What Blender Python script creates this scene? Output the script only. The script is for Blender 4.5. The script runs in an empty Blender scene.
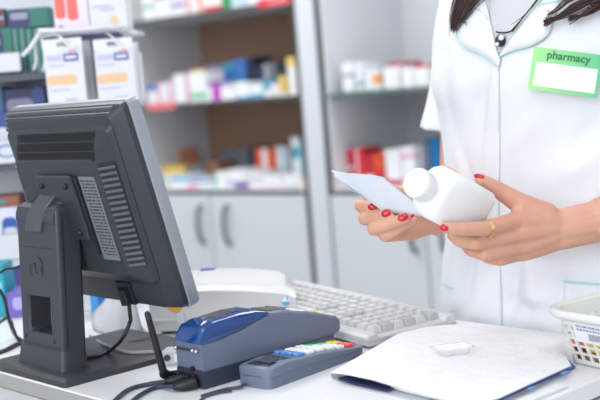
import bpy, bmesh, math, random
from mathutils import Vector, Matrix, noise
from mathutils.bvhtree import BVHTree
random.seed(7)
PI=math.pi
SC=bpy.context.scene
COL=SC.collection
# ------------------------------------------------------------------ camera
F=1150.0
CAM=Vector((0,0,1.2))
pit=math.atan(119.6/F); rl=math.radians(4.69)
fwd=Vector((0,math.cos(pit),-math.sin(pit))); r0=Vector((1,0,0)); u0=Vector((0,math.sin(pit),math.cos(pit)))
Rv=r0*math.cos(rl)-u0*math.sin(rl); Uv=u0*math.cos(rl)+r0*math.sin(rl)
cd=bpy.data.cameras.new('camera'); cam=bpy.data.objects.new('camera',cd); COL.objects.link(cam)
M=Matrix((( Rv.x,Uv.x,-fwd.x,0),(Rv.y,Uv.y,-fwd.y,0),(Rv.z,Uv.z,-fwd.z,1.2),(0,0,0,1)))
cam.matrix_world=M
cd.sensor_width=36; cd.lens=F/600*36; cd.clip_start=.05
cd.dof.use_dof=True; cd.dof.focus_distance=1.22; cd.dof.aperture_fstop=4.8
SC.camera=cam
# the same camera as sums, to read distances off the photograph while building
def ray(x,y): return fwd+Rv*((x-300)/F)+Uv*((200-y)/F)
def PY(x,y,Y):
    d=ray(x,y); return CAM+d*(Y/d.y)
def PZ(x,y,z=.9):
    d=ray(x,y); return CAM+d*((z-1.2)/d.z)
Bv=Vector((.743,.669,0)); Av=Vector((-.669,.743,0))
R42=math.radians(42)
def CF(b,a,z=.9): return Bv*b+Av*a+Vector((0,0,z))
# ------------------------------------------------------------------ materials
MATS={}
def mat(name,col,rough=.5,metal=0,spec=.5,bump=0,bscale=200,trans=0,alpha=1,sss=0,coat=0,ior=1.45):
    if name in MATS: return MATS[name]
    m=bpy.data.materials.new(name); m.use_nodes=True
    nt=m.node_tree; p=nt.nodes['Principled BSDF']
    p.inputs['Base Color'].default_value=(*col,1); p.inputs['Roughness'].default_value=rough
    p.inputs['Metallic'].default_value=metal; p.inputs['Specular IOR Level'].default_value=spec
    p.inputs['Transmission Weight'].default_value=trans; p.inputs['Alpha'].default_value=alpha
    p.inputs['Coat Weight'].default_value=coat; p.inputs['IOR'].default_value=ior
    if sss:
        p.inputs['Subsurface Weight'].default_value=sss; p.inputs['Subsurface Radius'].default_value=(.012,.005,.003); p.inputs['Subsurface Scale'].default_value=1
    # every surface gets a faint procedural variation
    tc=nt.nodes.new('ShaderNodeTexCoord'); nz=nt.nodes.new('ShaderNodeTexNoise'); nz.inputs['Scale'].default_value=bscale
    nt.links.new(tc.outputs['Object'],nz.inputs['Vector'])
    if bump:
        b=nt.nodes.new('ShaderNodeBump'); b.inputs['Strength'].default_value=bump; b.inputs['Distance'].default_value=.001
        nt.links.new(nz.outputs['Fac'],b.inputs['Height']); nt.links.new(b.outputs['Normal'],p.inputs['Normal'])
    mr=nt.nodes.new('ShaderNodeMapRange'); mr.inputs['To Min'].default_value=max(0,rough-.04); mr.inputs['To Max'].default_value=min(1,rough+.04)
    nt.links.new(nz.outputs['Fac'],mr.inputs['Value']); nt.links.new(mr.outputs['Result'],p.inputs['Roughness'])
    MATS[name]=m; return m
def stripe_mat(base,acc,axis='Z',lo=.6,hi=.85,rough=.5,acc2=None,lo2=0,hi2=.12):
    """carton print: bands of colour across the carton in its own coordinates, and a broken row of print"""
    m=bpy.data.materials.new('carton_print'); m.use_nodes=True; nt=m.node_tree; p=nt.nodes['Principled BSDF']; p.inputs['Roughness'].default_value=rough
    tc=nt.nodes.new('ShaderNodeTexCoord'); sp=nt.nodes.new('ShaderNodeSeparateXYZ'); nt.links.new(tc.outputs['Generated'],sp.inputs[0])
    def band(l,h,ax):
        a=nt.nodes.new('ShaderNodeMath'); a.operation='GREATER_THAN'; a.inputs[1].default_value=l
        b=nt.nodes.new('ShaderNodeMath'); b.operation='LESS_THAN'; b.inputs[1].default_value=h
        c=nt.nodes.new('ShaderNodeMath'); c.operation='MULTIPLY'
        nt.links.new(sp.outputs[ax],a.inputs[0]); nt.links.new(sp.outputs[ax],b.inputs[0]); nt.links.new(a.outputs[0],c.inputs[0]); nt.links.new(b.outputs[0],c.inputs[1]); return c
    cur=None
    def mix(prev,col,fac):
        x=nt.nodes.new('ShaderNodeMix'); x.data_type='RGBA'
        if prev is None: x.inputs[6].default_value=(*base,1)
        else: nt.links.new(prev,x.inputs[6])
        x.inputs[7].default_value=(*col,1); nt.links.new(fac,x.inputs[0]); return x.outputs[2]
    cur=mix(cur,acc,band(lo,hi,axis).outputs[0])
    if acc2: cur=mix(cur,acc2,band(lo2,hi2,axis if axis=='Z' else 'Z').outputs[0])
    # small print
    nz=nt.nodes.new('ShaderNodeTexNoise'); nz.inputs['Scale'].default_value=14; nt.links.new(tc.outputs['Generated'],nz.inputs['Vector'])
    g=nt.nodes.new('ShaderNodeMath'); g.operation='GREATER_THAN'; g.inputs[1].default_value=.6; nt.links.new(nz.outputs['Fac'],g.inputs[0])
    g2=nt.nodes.new('ShaderNodeMath'); g2.operation='MULTIPLY'; g2.inputs[1].default_value=.35; nt.links.new(g.outputs[0],g2.inputs[0])
    cur=mix(cur,tuple(c*.45+.1 for c in base),g2.outputs[0])
    nt.links.new(cur,p.inputs['Base Color']); return m
# ------------------------------------------------------------------ mesh helpers
def link(name,bm,m,parent=None,smooth=False,bevel=0,seg=2,loc=None,sub=0):
    bmesh.ops.recalc_face_normals(bm,faces=bm.faces)
    me=bpy.data.meshes.new(name); bm.to_mesh(me); bm.free()
    o=bpy.data.objects.new(name,me); COL.objects.link(o)
    if m: me.materials.append(m)
    if smooth:
        for p in me.polygons: p.use_smooth=True
    if bevel:
        b=o.modifiers.new('bevel','BEVEL'); b.width=bevel; b.segments=seg; b.limit_method='ANGLE'; b.angle_limit=math.radians(40)
    if sub:
        s=o.modifiers.new('sub','SUBSURF'); s.levels=sub; s.render_levels=sub
    if parent: o.parent=parent
    if loc is not None: o.location=loc
    return o
def ang_smooth(o,deg=35):
    me=o.data
    for p in me.polygons: p.use_smooth=True
    try: me.set_sharp_from_angle(angle=math.radians(deg))
    except Exception: pass
    return o
def empty(name,loc=(0,0,0),rz=0,label=None,cat=None,group=None):
    o=bpy.data.objects.new(name,None); COL.objects.link(o); o.location=loc; o.rotation_euler=(0,0,rz); o.empty_display_size=.05
    if label: tag(o,label,cat,group)
    return o
def tag(o,label,cat,group=None,kind=None):
    o['label']=label; o['category']=cat
    if group: o['group']=group
    if kind: o['kind']=kind
    return o
def struct(name,bm,m,**k):
    o=link(name,bm,m,**k); o['kind']='structure'; return o
def bx(bm,x0,x1,y0,y1,z0,z1,f=None):
    vs=[bm.verts.new((f(Vector((x,y,z))) if f else (x,y,z))) for z in (z0,z1) for y in (y0,y1) for x in (x0,x1)]
    for q in ((0,1,3,2),(4,6,7,5),(0,4,5,1),(2,3,7,6),(0,2,6,4),(1,5,7,3)): bm.faces.new([vs[i] for i in q])
    return vs
def box(x0,x1,y0,y1,z0,z1,f=None):
    bm=bmesh.new(); bx(bm,x0,x1,y0,y1,z0,z1,f); return bm
def loft(bm,rings,cap=True,closed=True):
    R=[[bm.verts.new(p) for p in r] for r in rings]
    n=len(R[0])
    for a,b in zip(R,R[1:]):
        for i in range(n if closed else n-1):
            j=(i+1)%n; bm.faces.new((a[i],a[j],b[j],b[i]))
    if cap and closed: bm.faces.new(R[0][::-1]); bm.faces.new(R[-1])
    return R
def prism(bm,pts,d):
    """polygon pts (3D) pushed by vector d"""
    d=Vector(d); a=[bm.verts.new(p) for p in pts]; b=[bm.verts.new(Vector(p)+d) for p in pts]
    n=len(pts); bm.faces.new(a[::-1]); bm.faces.new(b)
    for i in range(n): bm.faces.new((a[i],a[(i+1)%n],b[(i+1)%n],b[i]))
def catmull(P,n=8):
    P=[Vector(p) for p in P]
    if len(P)<3: return [P[0].lerp(P[-1],i/n) for i in range(n+1)]
    Q=[P[0]*2-P[1]]+P+[P[-1]*2-P[-2]]; out=[]
    for i in range(1,len(Q)-2):
        a,b,c,d=Q[i-1:i+3]
        for k in range(n):
            t=k/n; out.append(.5*((2*b)+(c-a)*t+(2*a-5*b+4*c-d)*t*t+(3*b-a-3*c+d)*t**3))
    out.append(P[-1]); return out
def tube(bm,P,r,n=8,sm=8,cap=True):
    """round tube along points, r a number or a function of 0..1"""
    P=catmull(P,sm) if sm else [Vector(p) for p in P]
    rings=[]; up=None
    for i,p in enumerate(P):
        t=(P[min(i+1,len(P)-1)]-P[max(i-1,0)]).normalized()
        if up is None: up=t.orthogonal().normalized()
        up=(up-t*up.dot(t)); up=up.normalized() if up.length>1e-6 else t.orthogonal().normalized()
        s=t.cross(up); rr=r(i/(len(P)-1)) if callable(r) else r
        rings.append([p+(up*math.cos(2*PI*k/n)+s*math.sin(2*PI*k/n))*rr for k in range(n)])
    loft(bm,rings,cap)
def tubo(name,P,r,m,parent=None,**k):
    bm=bmesh.new(); tube(bm,P,r,**k); return link(name,bm,m,parent,smooth=True)
def rrect(w,h,r,n=4,cx=0,cy=0):
    out=[]
    for k,(sx,sy) in enumerate(((1,1),(-1,1),(-1,-1),(1,-1))):
        for i in range(n+1):
            a=PI/2*k+PI/2*i/n
            out.append((cx+sx*(w/2-r)+r*math.cos(a),cy+sy*(h/2-r)+r*math.sin(a)))
    return out
def lathe(bm,prof,n=24,f=None):
    rings=[[ (f or (lambda v:v))(Vector((r*math.cos(2*PI*k/n),r*math.sin(2*PI*k/n),z))) for k in range(n)] for r,z in prof]
    loft(bm,rings)
def ball(bm,c,r,n=2,sc=None,rot=None):
    mtx=Matrix.Translation(c)
    if rot is not None: mtx=mtx@rot.to_4x4()
    if sc: mtx=mtx@Matrix.Diagonal((*sc,1))
    bmesh.ops.create_icosphere(bm,subdivisions=n,radius=r,matrix=mtx)
# ------------------------------------------------------------------ shared materials
white_pl=mat('white_plastic',(.76,.77,.78),.35)
white_lam=mat('white_laminate',(.80,.82,.85),.35,bump=.05)
M_dark=mat('dark_plastic',(.029,.034,.042),.42,bump=.15,bscale=900)
M_dark2=mat('dark_plastic_stand',(.037,.042,.050),.45,bump=.15,bscale=900)
M_black=mat('black_rubber',(.012,.013,.016),.45)
M_silver=mat('silver_plastic',(.33,.36,.40),.35,metal=.35)
M_grey=mat('grey_plastic',(.42,.44,.45),.5)
M_ink=mat('dark_print',(.03,.03,.035),.6)
paper=mat('paper',(.78,.79,.82),.7)
# ------------------------------------------------------------------ room
floor=struct('floor',box(-3.5,3.5,-1.5,6,-.05,0),mat('floor_tiles',(.55,.55,.54),.35,bump=.1,bscale=8))
struct('wall_back',box(-3.5,3.5,5.9,6,0,2.8),mat('wall_paint',(.78,.8,.82),.8,bump=.1,bscale=60))
struct('wall_left',box(-3.6,-3.5,-1.5,6,0,2.8),mat('wall_paint',(.78,.8,.82),.8))
struct('ceiling',box(-3.6,3.5,-1.5,6,2.8,2.85),mat('ceiling_paint',(.85,.85,.85),.9))
# ------------------------------------------------------------------ pharmacy cabinets at the back
P0=PZ(311,190.7,.86); P0=Vector((P0.x,P0.y,0))
cu=Vector((.758,-.652,0)); cn=Vector((.652,.758,0)); CR=math.atan2(-.652,.758)
lam_front=mat('cabinet_front_laminate',(.62,.66,.70),.35)
lam_side=mat('cabinet_grey_laminate',(.70,.71,.74),.5)
lam_frame=mat('cabinet_frame_laminate',(.64,.68,.74),.4)
M_brown=mat('brown_board',(.38,.23,.155),.6,bump=.1,bscale=40)
M_edge=mat('dark_edge_strip',(.05,.06,.06),.5)
M_glassedge=mat('glass_shelf',(.30,.40,.38),.15,trans=.3)
M_handle=mat('handle_metal',(.16,.17,.19),.35,metal=.7)
def cabinet(x0,x1,label,doors,back,side,handles,shelves,glass,top=2.0):
    root=empty('shelf_cabinet',P0,CR,label,'cabinet')
    D=.42
    bm=bmesh.new()
    bx(bm,x0,x0+.016,0,D,0,top); bx(bm,x1-.016,x1,0,D,0,top); link('side_panel',bm,side,root)
    link('back_panel',box(x0+.016,x1-.016,D-.012,D,0,top),back,root)
    link('top_panel',box(x0,x1,0,D,top,top+.02),side,root)
    bm=bmesh.new(); bx(bm,x0-.0005,x0+.006,-.019,-.0005,0,top); bx(bm,x1-.006,x1+.0005,-.019,-.0005,0,top)
    link('front_edge_strip',bm,M_edge,root)
    link('counter_board',box(x0+.016,x1-.016,-.018,D-.012,.852,.868),white_lam,root,bevel=.002)
    link('counter_board_edge',box(x0+.017,x1-.017,-.0195,-.0182,.853,.864),M_edge,root)
    for z in shelves:
        link('shelf',box(x0+.017,x1-.017,.0,D-.02,z-.012,z),mat('shelf_board',(.5,.53,.56),.4) if not glass else M_glassedge,root)
        link('shelf_edge',box(x0+.017,x1-.017,-.003,-.0005,z-.013,z-.001),M_edge if not glass else mat('green_glass_edge',(.10,.16,.15),.2),root)
    link('plinth',box(x0+.01,x1-.01,.03,.06,0,.1),side,root)
    for (a,b),h in zip(doors,handles):
        d=link('door',box(a,b,-.02,-.002,.1,.848),lam_front,root,bevel=.0015)
        pts=[(h,-.02,.815),(h,-.04,.80),(h,-.048,.75),(h,-.04,.70),(h,-.02,.685)]
        tubo('handle',pts,.0065,M_handle,d)
    return root
cabinet(-.845,0,'tall white pharmacy cabinet with brown back board behind the monitor',[(-.835,-.426),(-.420,-.01)],M_brown,lam_side,[-.462,-.342],[1.155,1.445],False)
cabinet(.083,.78,'tall grey-lined cabinet with a glass shelf behind the hands and the bottle',[(.09,.426),(.432,.77)],lam_side,mat('cabinet_pale_inside',(.74,.76,.80),.5),[.392,.497],[1.153],True)
fp=empty('frame_post',P0,CR,'pale upright panel between the two wall cabinets','panel')
link('post_panel',box(.003,.080,-.012,.40,0,2.0),lam_frame,fp,bevel=.002)
link('foot',box(.004,.079,-.014,.0,0,.09),lam_side,fp)
# cartons: (s0,s1,height,depth offset,base colour,stripe colour,axis,lo,hi,label)
W=(.80,.82,.85)
def hexc(r,g,b): return tuple((c/255)**2.2 for c in (r,g,b))
def cpx(x,y,off):
    """shelf position seen at pixel x,y at the depth off behind the cabinet front"""
    d=ray(x,y); q=(P0.dot(cn)+off)/(d.dot(cn)); p=CAM+d*q; return (p-P0).dot(cu),p.z
PLACED=[]
def cartons(z,rows,group,where,cat='medicine carton'):
    for r in rows:
        x0,x1,yt,off,base,acc,ax,lo,hi,desc=r
        ymid=yt+4
        s0,zt=cpx(x0,yt,off); s1,_=cpx(x1,yt,off)
        zt=max(zt,z+.018); s1=max(s1,s0+.012)
        w_=s1-s0; dep=min(.09,.38-off)
        for (z_,a0,a1,o0_,o1_) in PLACED:
            if abs(z_-z)>.02: continue
            if min(a1,s1)-max(a0,s0)>0 and o0_<off+dep and o1_>off:
                if o0_>off+.012: dep=min(dep,o0_-off-.002)
                elif abs(o0_-off)<.035 or o0_<off:
                    if (a0+a1)/2<(s0+s1)/2: s0=a1+.0005
                    else: s1=a0-.0005
        lo_,hi_=((-.826,-.02) if s0<.02 else (.102,.76)); s0=max(s0,lo_); s1=min(s1,hi_); s1=max(s1,s0+.008); PLACED.append((z,s0,s1,off,off+dep))
        w=s1-s0-.0015; h=zt-z
        bm=box(-w/2,w/2,0,dep,0,h)
        o=link('medicine_carton',bm,stripe_mat(base,acc,ax,lo,hi),None,bevel=.001,seg=1)
        o.location=P0+cu*((s0+s1)/2)+cn*off+Vector((0,0,z+.0005)); o.rotation_euler=(0,0,CR)
        tag(o,desc+' '+where,cat,group)
pk=hexc(225,140,190); mg=hexc(190,60,190); bl=hexc(70,120,190); tl=hexc(60,160,185); cy=hexc(90,170,215); org=hexc(226,90,50); red=hexc(205,45,60)
yl=hexc(235,200,110); dk=hexc(50,50,80); gr=hexc(120,190,150); sal=hexc(235,150,130); lil=hexc(160,140,200); nav=hexc(40,50,110); gry=hexc(120,125,135); brn=hexc(160,110,90)
cartons(1.1555,[
 (147,156,86,.01,W,bl,'Z',.7,1,'white carton with a blue top at the left end'),
 (156.5,164,84,.01,W,pk,'X',.0,.35,'white carton with a pink left band'),
 (164.5,172,82,.01,W,pk,'X',.5,.9,'white carton with a pink right band'),
 (172.5,187,75,.01,W,pk,'X',.82,1,'wide white carton with a thin pink edge'),
 (187.5,205,73,.01,W,gr,'Z',.1,.3,'wide white carton with green marks'),
 (205.5,211,82,.01,W,lil,'Z',.7,1,'narrow white and lilac carton'),
 (211.5,219,86,.01,mg,mg,'Z',.1,.3,'small bright magenta carton'),
 (219.5,233,84,.01,W,lil,'Z',.8,.95,'low white carton with a lilac line'),
 (233.5,248,83,.01,W,cy,'Z',.0,.15,'low white carton with a pale blue foot'),
 (248.5,262,85,.01,W,cy,'Z',.0,.3,'low white carton with a pale blue lower third'),
 (262.5,269,80,.01,tl,W,'Z',.0,.4,'small teal carton'),
 (269.5,278,84,.01,W,pk,'X',.3,.4,'small white carton with one pink line'),
 (278.5,283,76,.01,yl,W,'Z',.0,.15,'narrow yellow carton'),
 (283.5,298,58,.03,W,yl,'Z',.75,1,'tall white carton with a yellow top at the right end'),
 (294,302,53,.16,cy,W,'Z',.0,.6,'pale blue carton behind the tall yellow-topped one'),
],'cartons along the middle shelf','on the middle cabinet shelf')
cartons(1.1555,[
 (190,205,70,.14,yl,W,'Z',.0,.6,'yellow-topped carton set back'),
 (205,222,66,.13,gry,lil,'X',.3,.7,'grey carton with a lilac band set back'),
 (220,232,64,.13,tl,bl,'Z',.5,.8,'teal carton with a blue band set back'),
 (232,245,60,.13,bl,tl,'Z',.2,.5,'tall blue carton with a teal band'),
 (245,253,58,.14,dk,lil,'Z',.1,.3,'dark blue carton set back'),
 (253,262,66,.14,dk,gry,'Z',.1,.3,'near black carton set back'),
 (262,275,64,.14,gry,W,'X',.2,.3,'mid grey carton set back'),
],'cartons at the back of the middle shelf','on the middle cabinet shelf')
cartons(1.4455,[
 (140,152,-16,.01,W,gr,'Z',.3,.4,'white carton with a thin green line at the left end'),
 (152.5,168,-18,.01,W,gry,'Z',.5,.6,'white carton with a grey line'),
 (168.5,182,-20,.01,W,lil,'Z',.2,.35,'white carton with a lilac line'),
 (182.5,189,-22,.01,W,sal,'X',.3,.8,'slim white carton with a wide salmon stripe'),
 (189.5,194,-22,.01,W,W,'Z',.2,.35,'slim plain white carton'),
 (194.5,200,-24,.01,W,sal,'X',.2,.9,'slim salmon-fronted carton'),
 (200.5,219,-24,.01,W,red,'Z',.0,.12,'white carton with a red foot line'),
 (219.5,228,-26,.01,hexc(40,150,90),W,'Z',.5,.9,'green carton with white upper half'),
 (228.5,244,-26,.01,W,cy,'Z',.1,.2,'white carton with a pale blue line'),
 (244.5,258,-28,.01,W,gry,'Z',.3,.4,'white carton with a low grey line'),
 (258.5,276,-30,.01,W,red,'Z',.2,.35,'white carton with a low red line'),
 (276.5,295,-30,.01,W,bl,'Z',.2,.35,'white carton with a blue line at the right end'),
],'cartons along the top shelf','on the top cabinet shelf')
cartons(.8685,[
 (158,176,150,.24,hexc(228,160,130),sal,'Z',.4,.6,'peach carton lying at the far left'),
 (162,184,166,.15,yl,W,'Z',.0,.5,'flat cream and yellow carton'),
 (170,190,176,.03,W,cy,'Z',.5,.9,'low white carton with a light blue band'),
 (190.5,212,179,.03,W,bl,'Z',.5,.8,'low white carton with a blue band'),
 (186,203,166,.16,gry,W,'Z',.0,.3,'flat grey carton set back'),
 (200,218,162,.17,brn,gry,'Z',.0,.3,'brown carton set back'),
 (212.5,226,172,.04,W,gr,'X',.0,.2,'white carton with a green left edge'),
 (219,238,152,.26,hexc(110,125,145),gry,'Z',.4,.6,'blue-grey carton at the back'),
 (226.5,244,170,.04,W,lil,'Z',.1,.3,'white carton with a lilac foot'),
 (238,250,150,.25,gry,W,'Z',.0,.3,'grey carton at the back'),
 (246,254,148,.15,dk,dk,'Z',.0,.3,'dark violet carton left of the orange one'),
 (254.5,273,149,.14,org,W,'X',.35,.65,'orange carton with a white centre'),
 (274,287,147,.15,W,cy,'X',.6,.8,'white carton right of the orange one'),
 (244.5,262,173,.04,W,gry,'Z',.5,.6,'low white carton with a grey line'),
 (262.5,281,176,.04,W,pk,'Z',.0,.1,'low white carton with a pink foot line'),
 (284,298,138,.10,W,tl,'Z',.55,.8,'tall white carton with a teal band'),
 (298.5,309,142,.08,W,tl,'X',.1,.4,'tall white carton with a teal left edge'),
 (281.5,300,176,.03,W,gry,'Z',.0,.1,'low plain white carton near the right end'),
 (300.5,310,178,.02,W,yl,'Z',.6,.9,'low white carton with a yellow patch'),
],'cartons on the counter-height board','on the board above the left cabinet doors')
cartons(1.1535,[
 (341,352,63,.02,W,gry,'Z',.5,.6,'tall white carton with a grey line at the left end'),
 (352.5,362,64,.03,W,gry,'Z',.2,.3,'white carton, second from the left end'),
 (362.5,371,70,.02,W,bl,'X',.0,.15,'white carton with a blue edge'),
 (371.5,379,71,.02,W,hexc(235,160,90),'Z',.3,.8,'small white carton with an orange print'),
 (379.5,399,68,.03,W,dk,'X',.0,.08,'wide white carton with a dark edge'),
 (387,405,63,.16,hexc(190,90,100),sal,'Z',.5,.6,'flat dull red carton behind the others'),
 (399.5,413,69,.03,W,dk,'X',.0,.1,'white carton with a dark left edge'),
 (413.5,428,66,.03,W,red,'Z',.88,1,'white carton with a red top edge by the white sleeve'),
],'cartons on the glass shelf','on the glass shelf')
cartons(.8685,[
 (338,351,151,.06,red,W,'Z',.45,.55,'red carton at the left end'),
 (351.5,363,149,.06,red,W,'X',.3,.45,'red carton with a white stripe'),
 (363.5,372,156,.06,hexc(190,40,50),W,'Z',.2,.35,'dark red carton'),
 (372.5,382,154,.06,hexc(215,80,40),red,'Z',.2,.5,'orange-red carton'),
 (382.5,400,150,.07,W,red,'Z',.0,.15,'white carton with a red foot'),
 (400.5,414,147,.07,W,pk,'Z',.7,.8,'white carton with a pink line'),
 (414.5,421,148,.09,hexc(205,205,215),red,'Z',.2,.3,'pale carton with a thin red line'),
 (424,428,139,.13,hexc(60,60,90),gry,'Z',.2,.3,'narrow dark carton'),
 (428.5,440,139,.11,hexc(20,110,170),cy,'Z',.2,.3,'blue carton beside the elbow'),
],'cartons below the glass shelf','on the cabinet board below the glass shelf')
# shelf-edge price labels
def pricetag(x0,x1,y0,y1,col,label):
    s0,z1=cpx(x0,y0,-.008); s1,z0=cpx(x1,y1,-.008); s1=max(s1,s0+.02); z0,z1=min(z0,z1),max(z0,z1)
    s=(s0+s1)/2; w=(s1-s0)/2; h=max(.012,z1-z0)
    bm=bmesh.new()
    bx(bm,-w,w,-.009,-.005,-h,0)
    o=link('shelf_label',bm,mat('tag_'+label.replace(' ','_')[:40],col,.4),None,bevel=.0008,seg=1)
    o.location=P0+cu*s+Vector((0,0,z1)); o.rotation_euler=(0,0,CR)
    if col==red2:
        link('print_line',box(-w*.45,w*.6,-.0095,-.0091,-h*.65,-h*.35),mat('pink_print',(.8,.35,.38),.5),o)
    tag(o,label,'shelf label')
red2=hexc(215,60,70)
pricetag(257,297,0,3,red2,'red shelf label with pale print on the top cabinet shelf edge')
pricetag(147,175,104,109,hexc(225,120,125),'pink-red shelf label on the left end of the middle shelf edge')
pricetag(187,197,185,191,hexc(240,130,165),'small pink label on the board edge above the left door')
pricetag(235,249,183,191,hexc(110,75,150),'small purple label on the board edge above the right door')
# ------------------------------------------------------------------ service counter
cb0,cb1,ca0,ca1=.592,1.036,.604,2.6
ctr=empty('service_counter',CF((cb0+cb1)/2,(ca0+ca1)/2,0),R42,'long white-topped service counter carrying the monitor, terminals and papers','counter')
hb,ha=(cb1-cb0)/2,(ca1-ca0)/2
link('worktop',box(-hb,hb,-ha,ha,.883,.9),mat('counter_white',(.76,.77,.79),.3,bump=.02),ctr,bevel=.0012)
link('edge_shade',box(-hb-.0012,-hb+.0,-ha,ha,.8835,.8985),mat('edge_shade_taupe',(.34,.33,.32),.5),ctr)  # taupe sliver: shade on the worktop's left face put into colour
link('shadow_gap_strip',box(-hb+.006,hb-.01,-ha+.004,ha-.006,.880,.883),mat('brown_strip',(.12,.05,.045),.5),ctr)
bm=bmesh.new(); bx(bm,-hb+.003,hb-.02,-ha+.002,ha-.01,.06,.880)
link('carcass',bm,mat('counter_panel',(.50,.51,.52),.5),ctr,bevel=.001)
link('plinth',box(-hb+.03,hb-.04,-ha+.03,ha-.03,0,.06),M_dark,ctr)
# pale raised strip along the open end of the counter
tag(link('cable_strip',box(-.20,.06,-.006,.006,0,.003),mat('strip_white',(.74,.75,.77),.4),None,bevel=.0008,loc=CF(.80,.616,.9003)),'thin pale strip along the counter edge in front of the papers','strip').rotation_euler=(0,0,R42)
# ------------------------------------------------------------------ monitor
MR=CF(.594,1.05,.9)
mon=empty('computer_monitor',MR,R42,'dark grey flat monitor seen from behind on its stand','monitor')
# local: x=B (away from the viewer), y=A (to the left), origin = near right corner of the base
tilt=math.radians(13.8); ct,st=math.cos(tilt),math.sin(tilt)
XB,YB,ZB=.115,.042,.072       # bottom centre of the panel
PW,PH=.240,.229
def mp(w,v,t): return Vector((XB-v*st-t*ct, YB+w, ZB+v*ct-t*st))
def mbox(bm,w0,w1,v0,v1,t0,t1): 
    return bx(bm,w0,w1,v0,v1,t0,t1,lambda p:mp(p.x,p.y,p.z))
def mring(w0,w1,v0,v1,t,r=.004,n=3):
    return [mp(x,y,t) for x,y in rrect(w1-w0,v1-v0,r,n,(w0+w1)/2,(v0+v1)/2)]
h=PW/2
bm=bmesh.new(); loft(bm,[mring(-h,h,0,PH,-.013,.006),mring(-h-.001,h+.001,-.001,PH+.001,-.009,.006),mring(-h-.001,h+.001,-.001,PH+.001,0,.006),mring(-h+.002,h-.002,.001,PH-.002,.002,.006)])
ang_smooth(link('front_bezel',bm,M_silver,mon))
bm=bmesh.new(); loft(bm,[mring(-h+.014,h-.014,.014,PH-.014,-.0131,.001),mring(-h+.014,h-.014,.014,PH-.014,-.0136,.001)])
link('screen',bm,mat('screen_glass',(.01,.012,.02),.12),mon)
bm=bmesh.new(); loft(bm,[mring(-h+.0005,h-.0005,.0005,PH-.0005,.0015,.006),mring(-h+.0015,h-.0015,.0015,PH-.0015,.007,.007),mring(-h+.014,h-.014,.006,PH-.010,.0185,.006),mring(-h+.03,h-.03,.015,PH-.02,.021,.006)])
ang_smooth(link('back_shell',bm,M_dark,mon),25)
# ridges along the top
bm=bmesh.new()
for v in (.0205,.0150,.0095,.0045):
    mbox(bm,-h+.014,h-.006,PH-v-.0021,PH-v+.0021,.009,.0186 if v>.01 else .0168 if v>.006 else .013)
link('top_ridge',bm,mat('ridge_grey',(.075,.083,.095),.35),mon,bevel=.001)
bm=bmesh.new()
for k in range(70):
    w=-h+.018+k*.0030
    for v in (.0150,.0095): mbox(bm,w,w+.0017,PH-v-.0009,PH-v+.0009,.01,.0189 if v>.01 else .0172)
link('perforation',bm,M_black,mon)
# raised housing
hw,fw=.107,.080
vt,vf,vb,vg=PH-.018,PH-.052,.048,.034
T=.037
q=lambda w,v,t:mp(w,v,t)
bm=bmesh.new()
sects=[]
def hous(bm,gr=0):
    
    r0_=[mp(x,y,.019) for x,y in rrect(2*hw,vt-vg,.006,3,0,(vt+vg)/2)]
    r1_=[mp(x,y,.0245) for x,y in rrect(2*hw-.006,vt-vg-.006,.006,3,0,(vt+vg)/2-.002)]
    r2_=[mp(x,y,T-.002) for x,y in rrect(2*fw+.004,vf-vb+.004,.006,3,0,(vf+vb)/2)]
    r3_=[mp(x,y,T) for x,y in rrect(2*fw-.002,vf-vb-.002,.006,3,0,(vf+vb)/2)]
    loft(bm,[r0_,r1_,r2_,r3_])
hous(bm)
housing=ang_smooth(link('rear_housing',bm,M_dark,mon),25)
# fine ribs on the housing's sloping top
bm=bmesh.new()
for k in range(64):
    w=-.082+k*.0025
    for j in range(3):
        f0=.04+j*.33; f1=.04+j*.33+.30
        v0=vt-.005-(vt-.005-vf)*f0; v1=vt-.005-(vt-.005-vf)*f1
        t0=.0245+(T-.0265)*f0+.0004; t1=.0245+(T-.0265)*f1+.0004
        ww=w+(.0008 if j%2 else 0)
        P=[mp(ww,v0,t0+.0006),mp(ww+.0012,v0,t0+.0006),mp(ww+.0012,v1,t1+.0006),mp(ww,v1,t1+.0006)]
        bm.faces.new([bm.verts.new(p) for p in P])
        if False: pass
bmesh.ops.solidify(bm,geom=bm.faces[:],thickness=.0003)
link('vent_grille',bm,mat('rib_dark',(.019,.022,.027),.6),mon)
# louvres on both sides of the housing
for sgn in (-1,1):
    bm=bmesh.new(); bm2=bmesh.new()
    A0=lambda v,f,out: mp(sgn*((hw-.003)+(fw+.002-(hw-.003))*f+out*.45),v,.0245+(T-.002-.0245)*f+out*.9)
    P=[A0(vf-.004,.06,.0004),A0(vb+.028,.06,.0004),A0(vb+.028,.94,.0004),A0(vf-.004,.94,.0004)]
    prism(bm2,P,(mp(sgn,0,2)-mp(0,0,0))*.0002)
    link('vent_recess',bm2,mat('vent_dark',(.016,.018,.022),.6),mon)
    for k in range(18):
        v=vf-.008-k*.0063
        P=[A0(v,.08,.0003),A0(v-.0030,.08,.0003),A0(v-.0030,.92,.0003),A0(v,.92,.0003)]
        prism(bm,P,(mp(sgn*.45,0,.9)-mp(0,0,0))*.0022)
    link('side_louvre',bm,mat('louvre_grey',(.095,.105,.125),.4),mon,bevel=.0004,seg=1)
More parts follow.
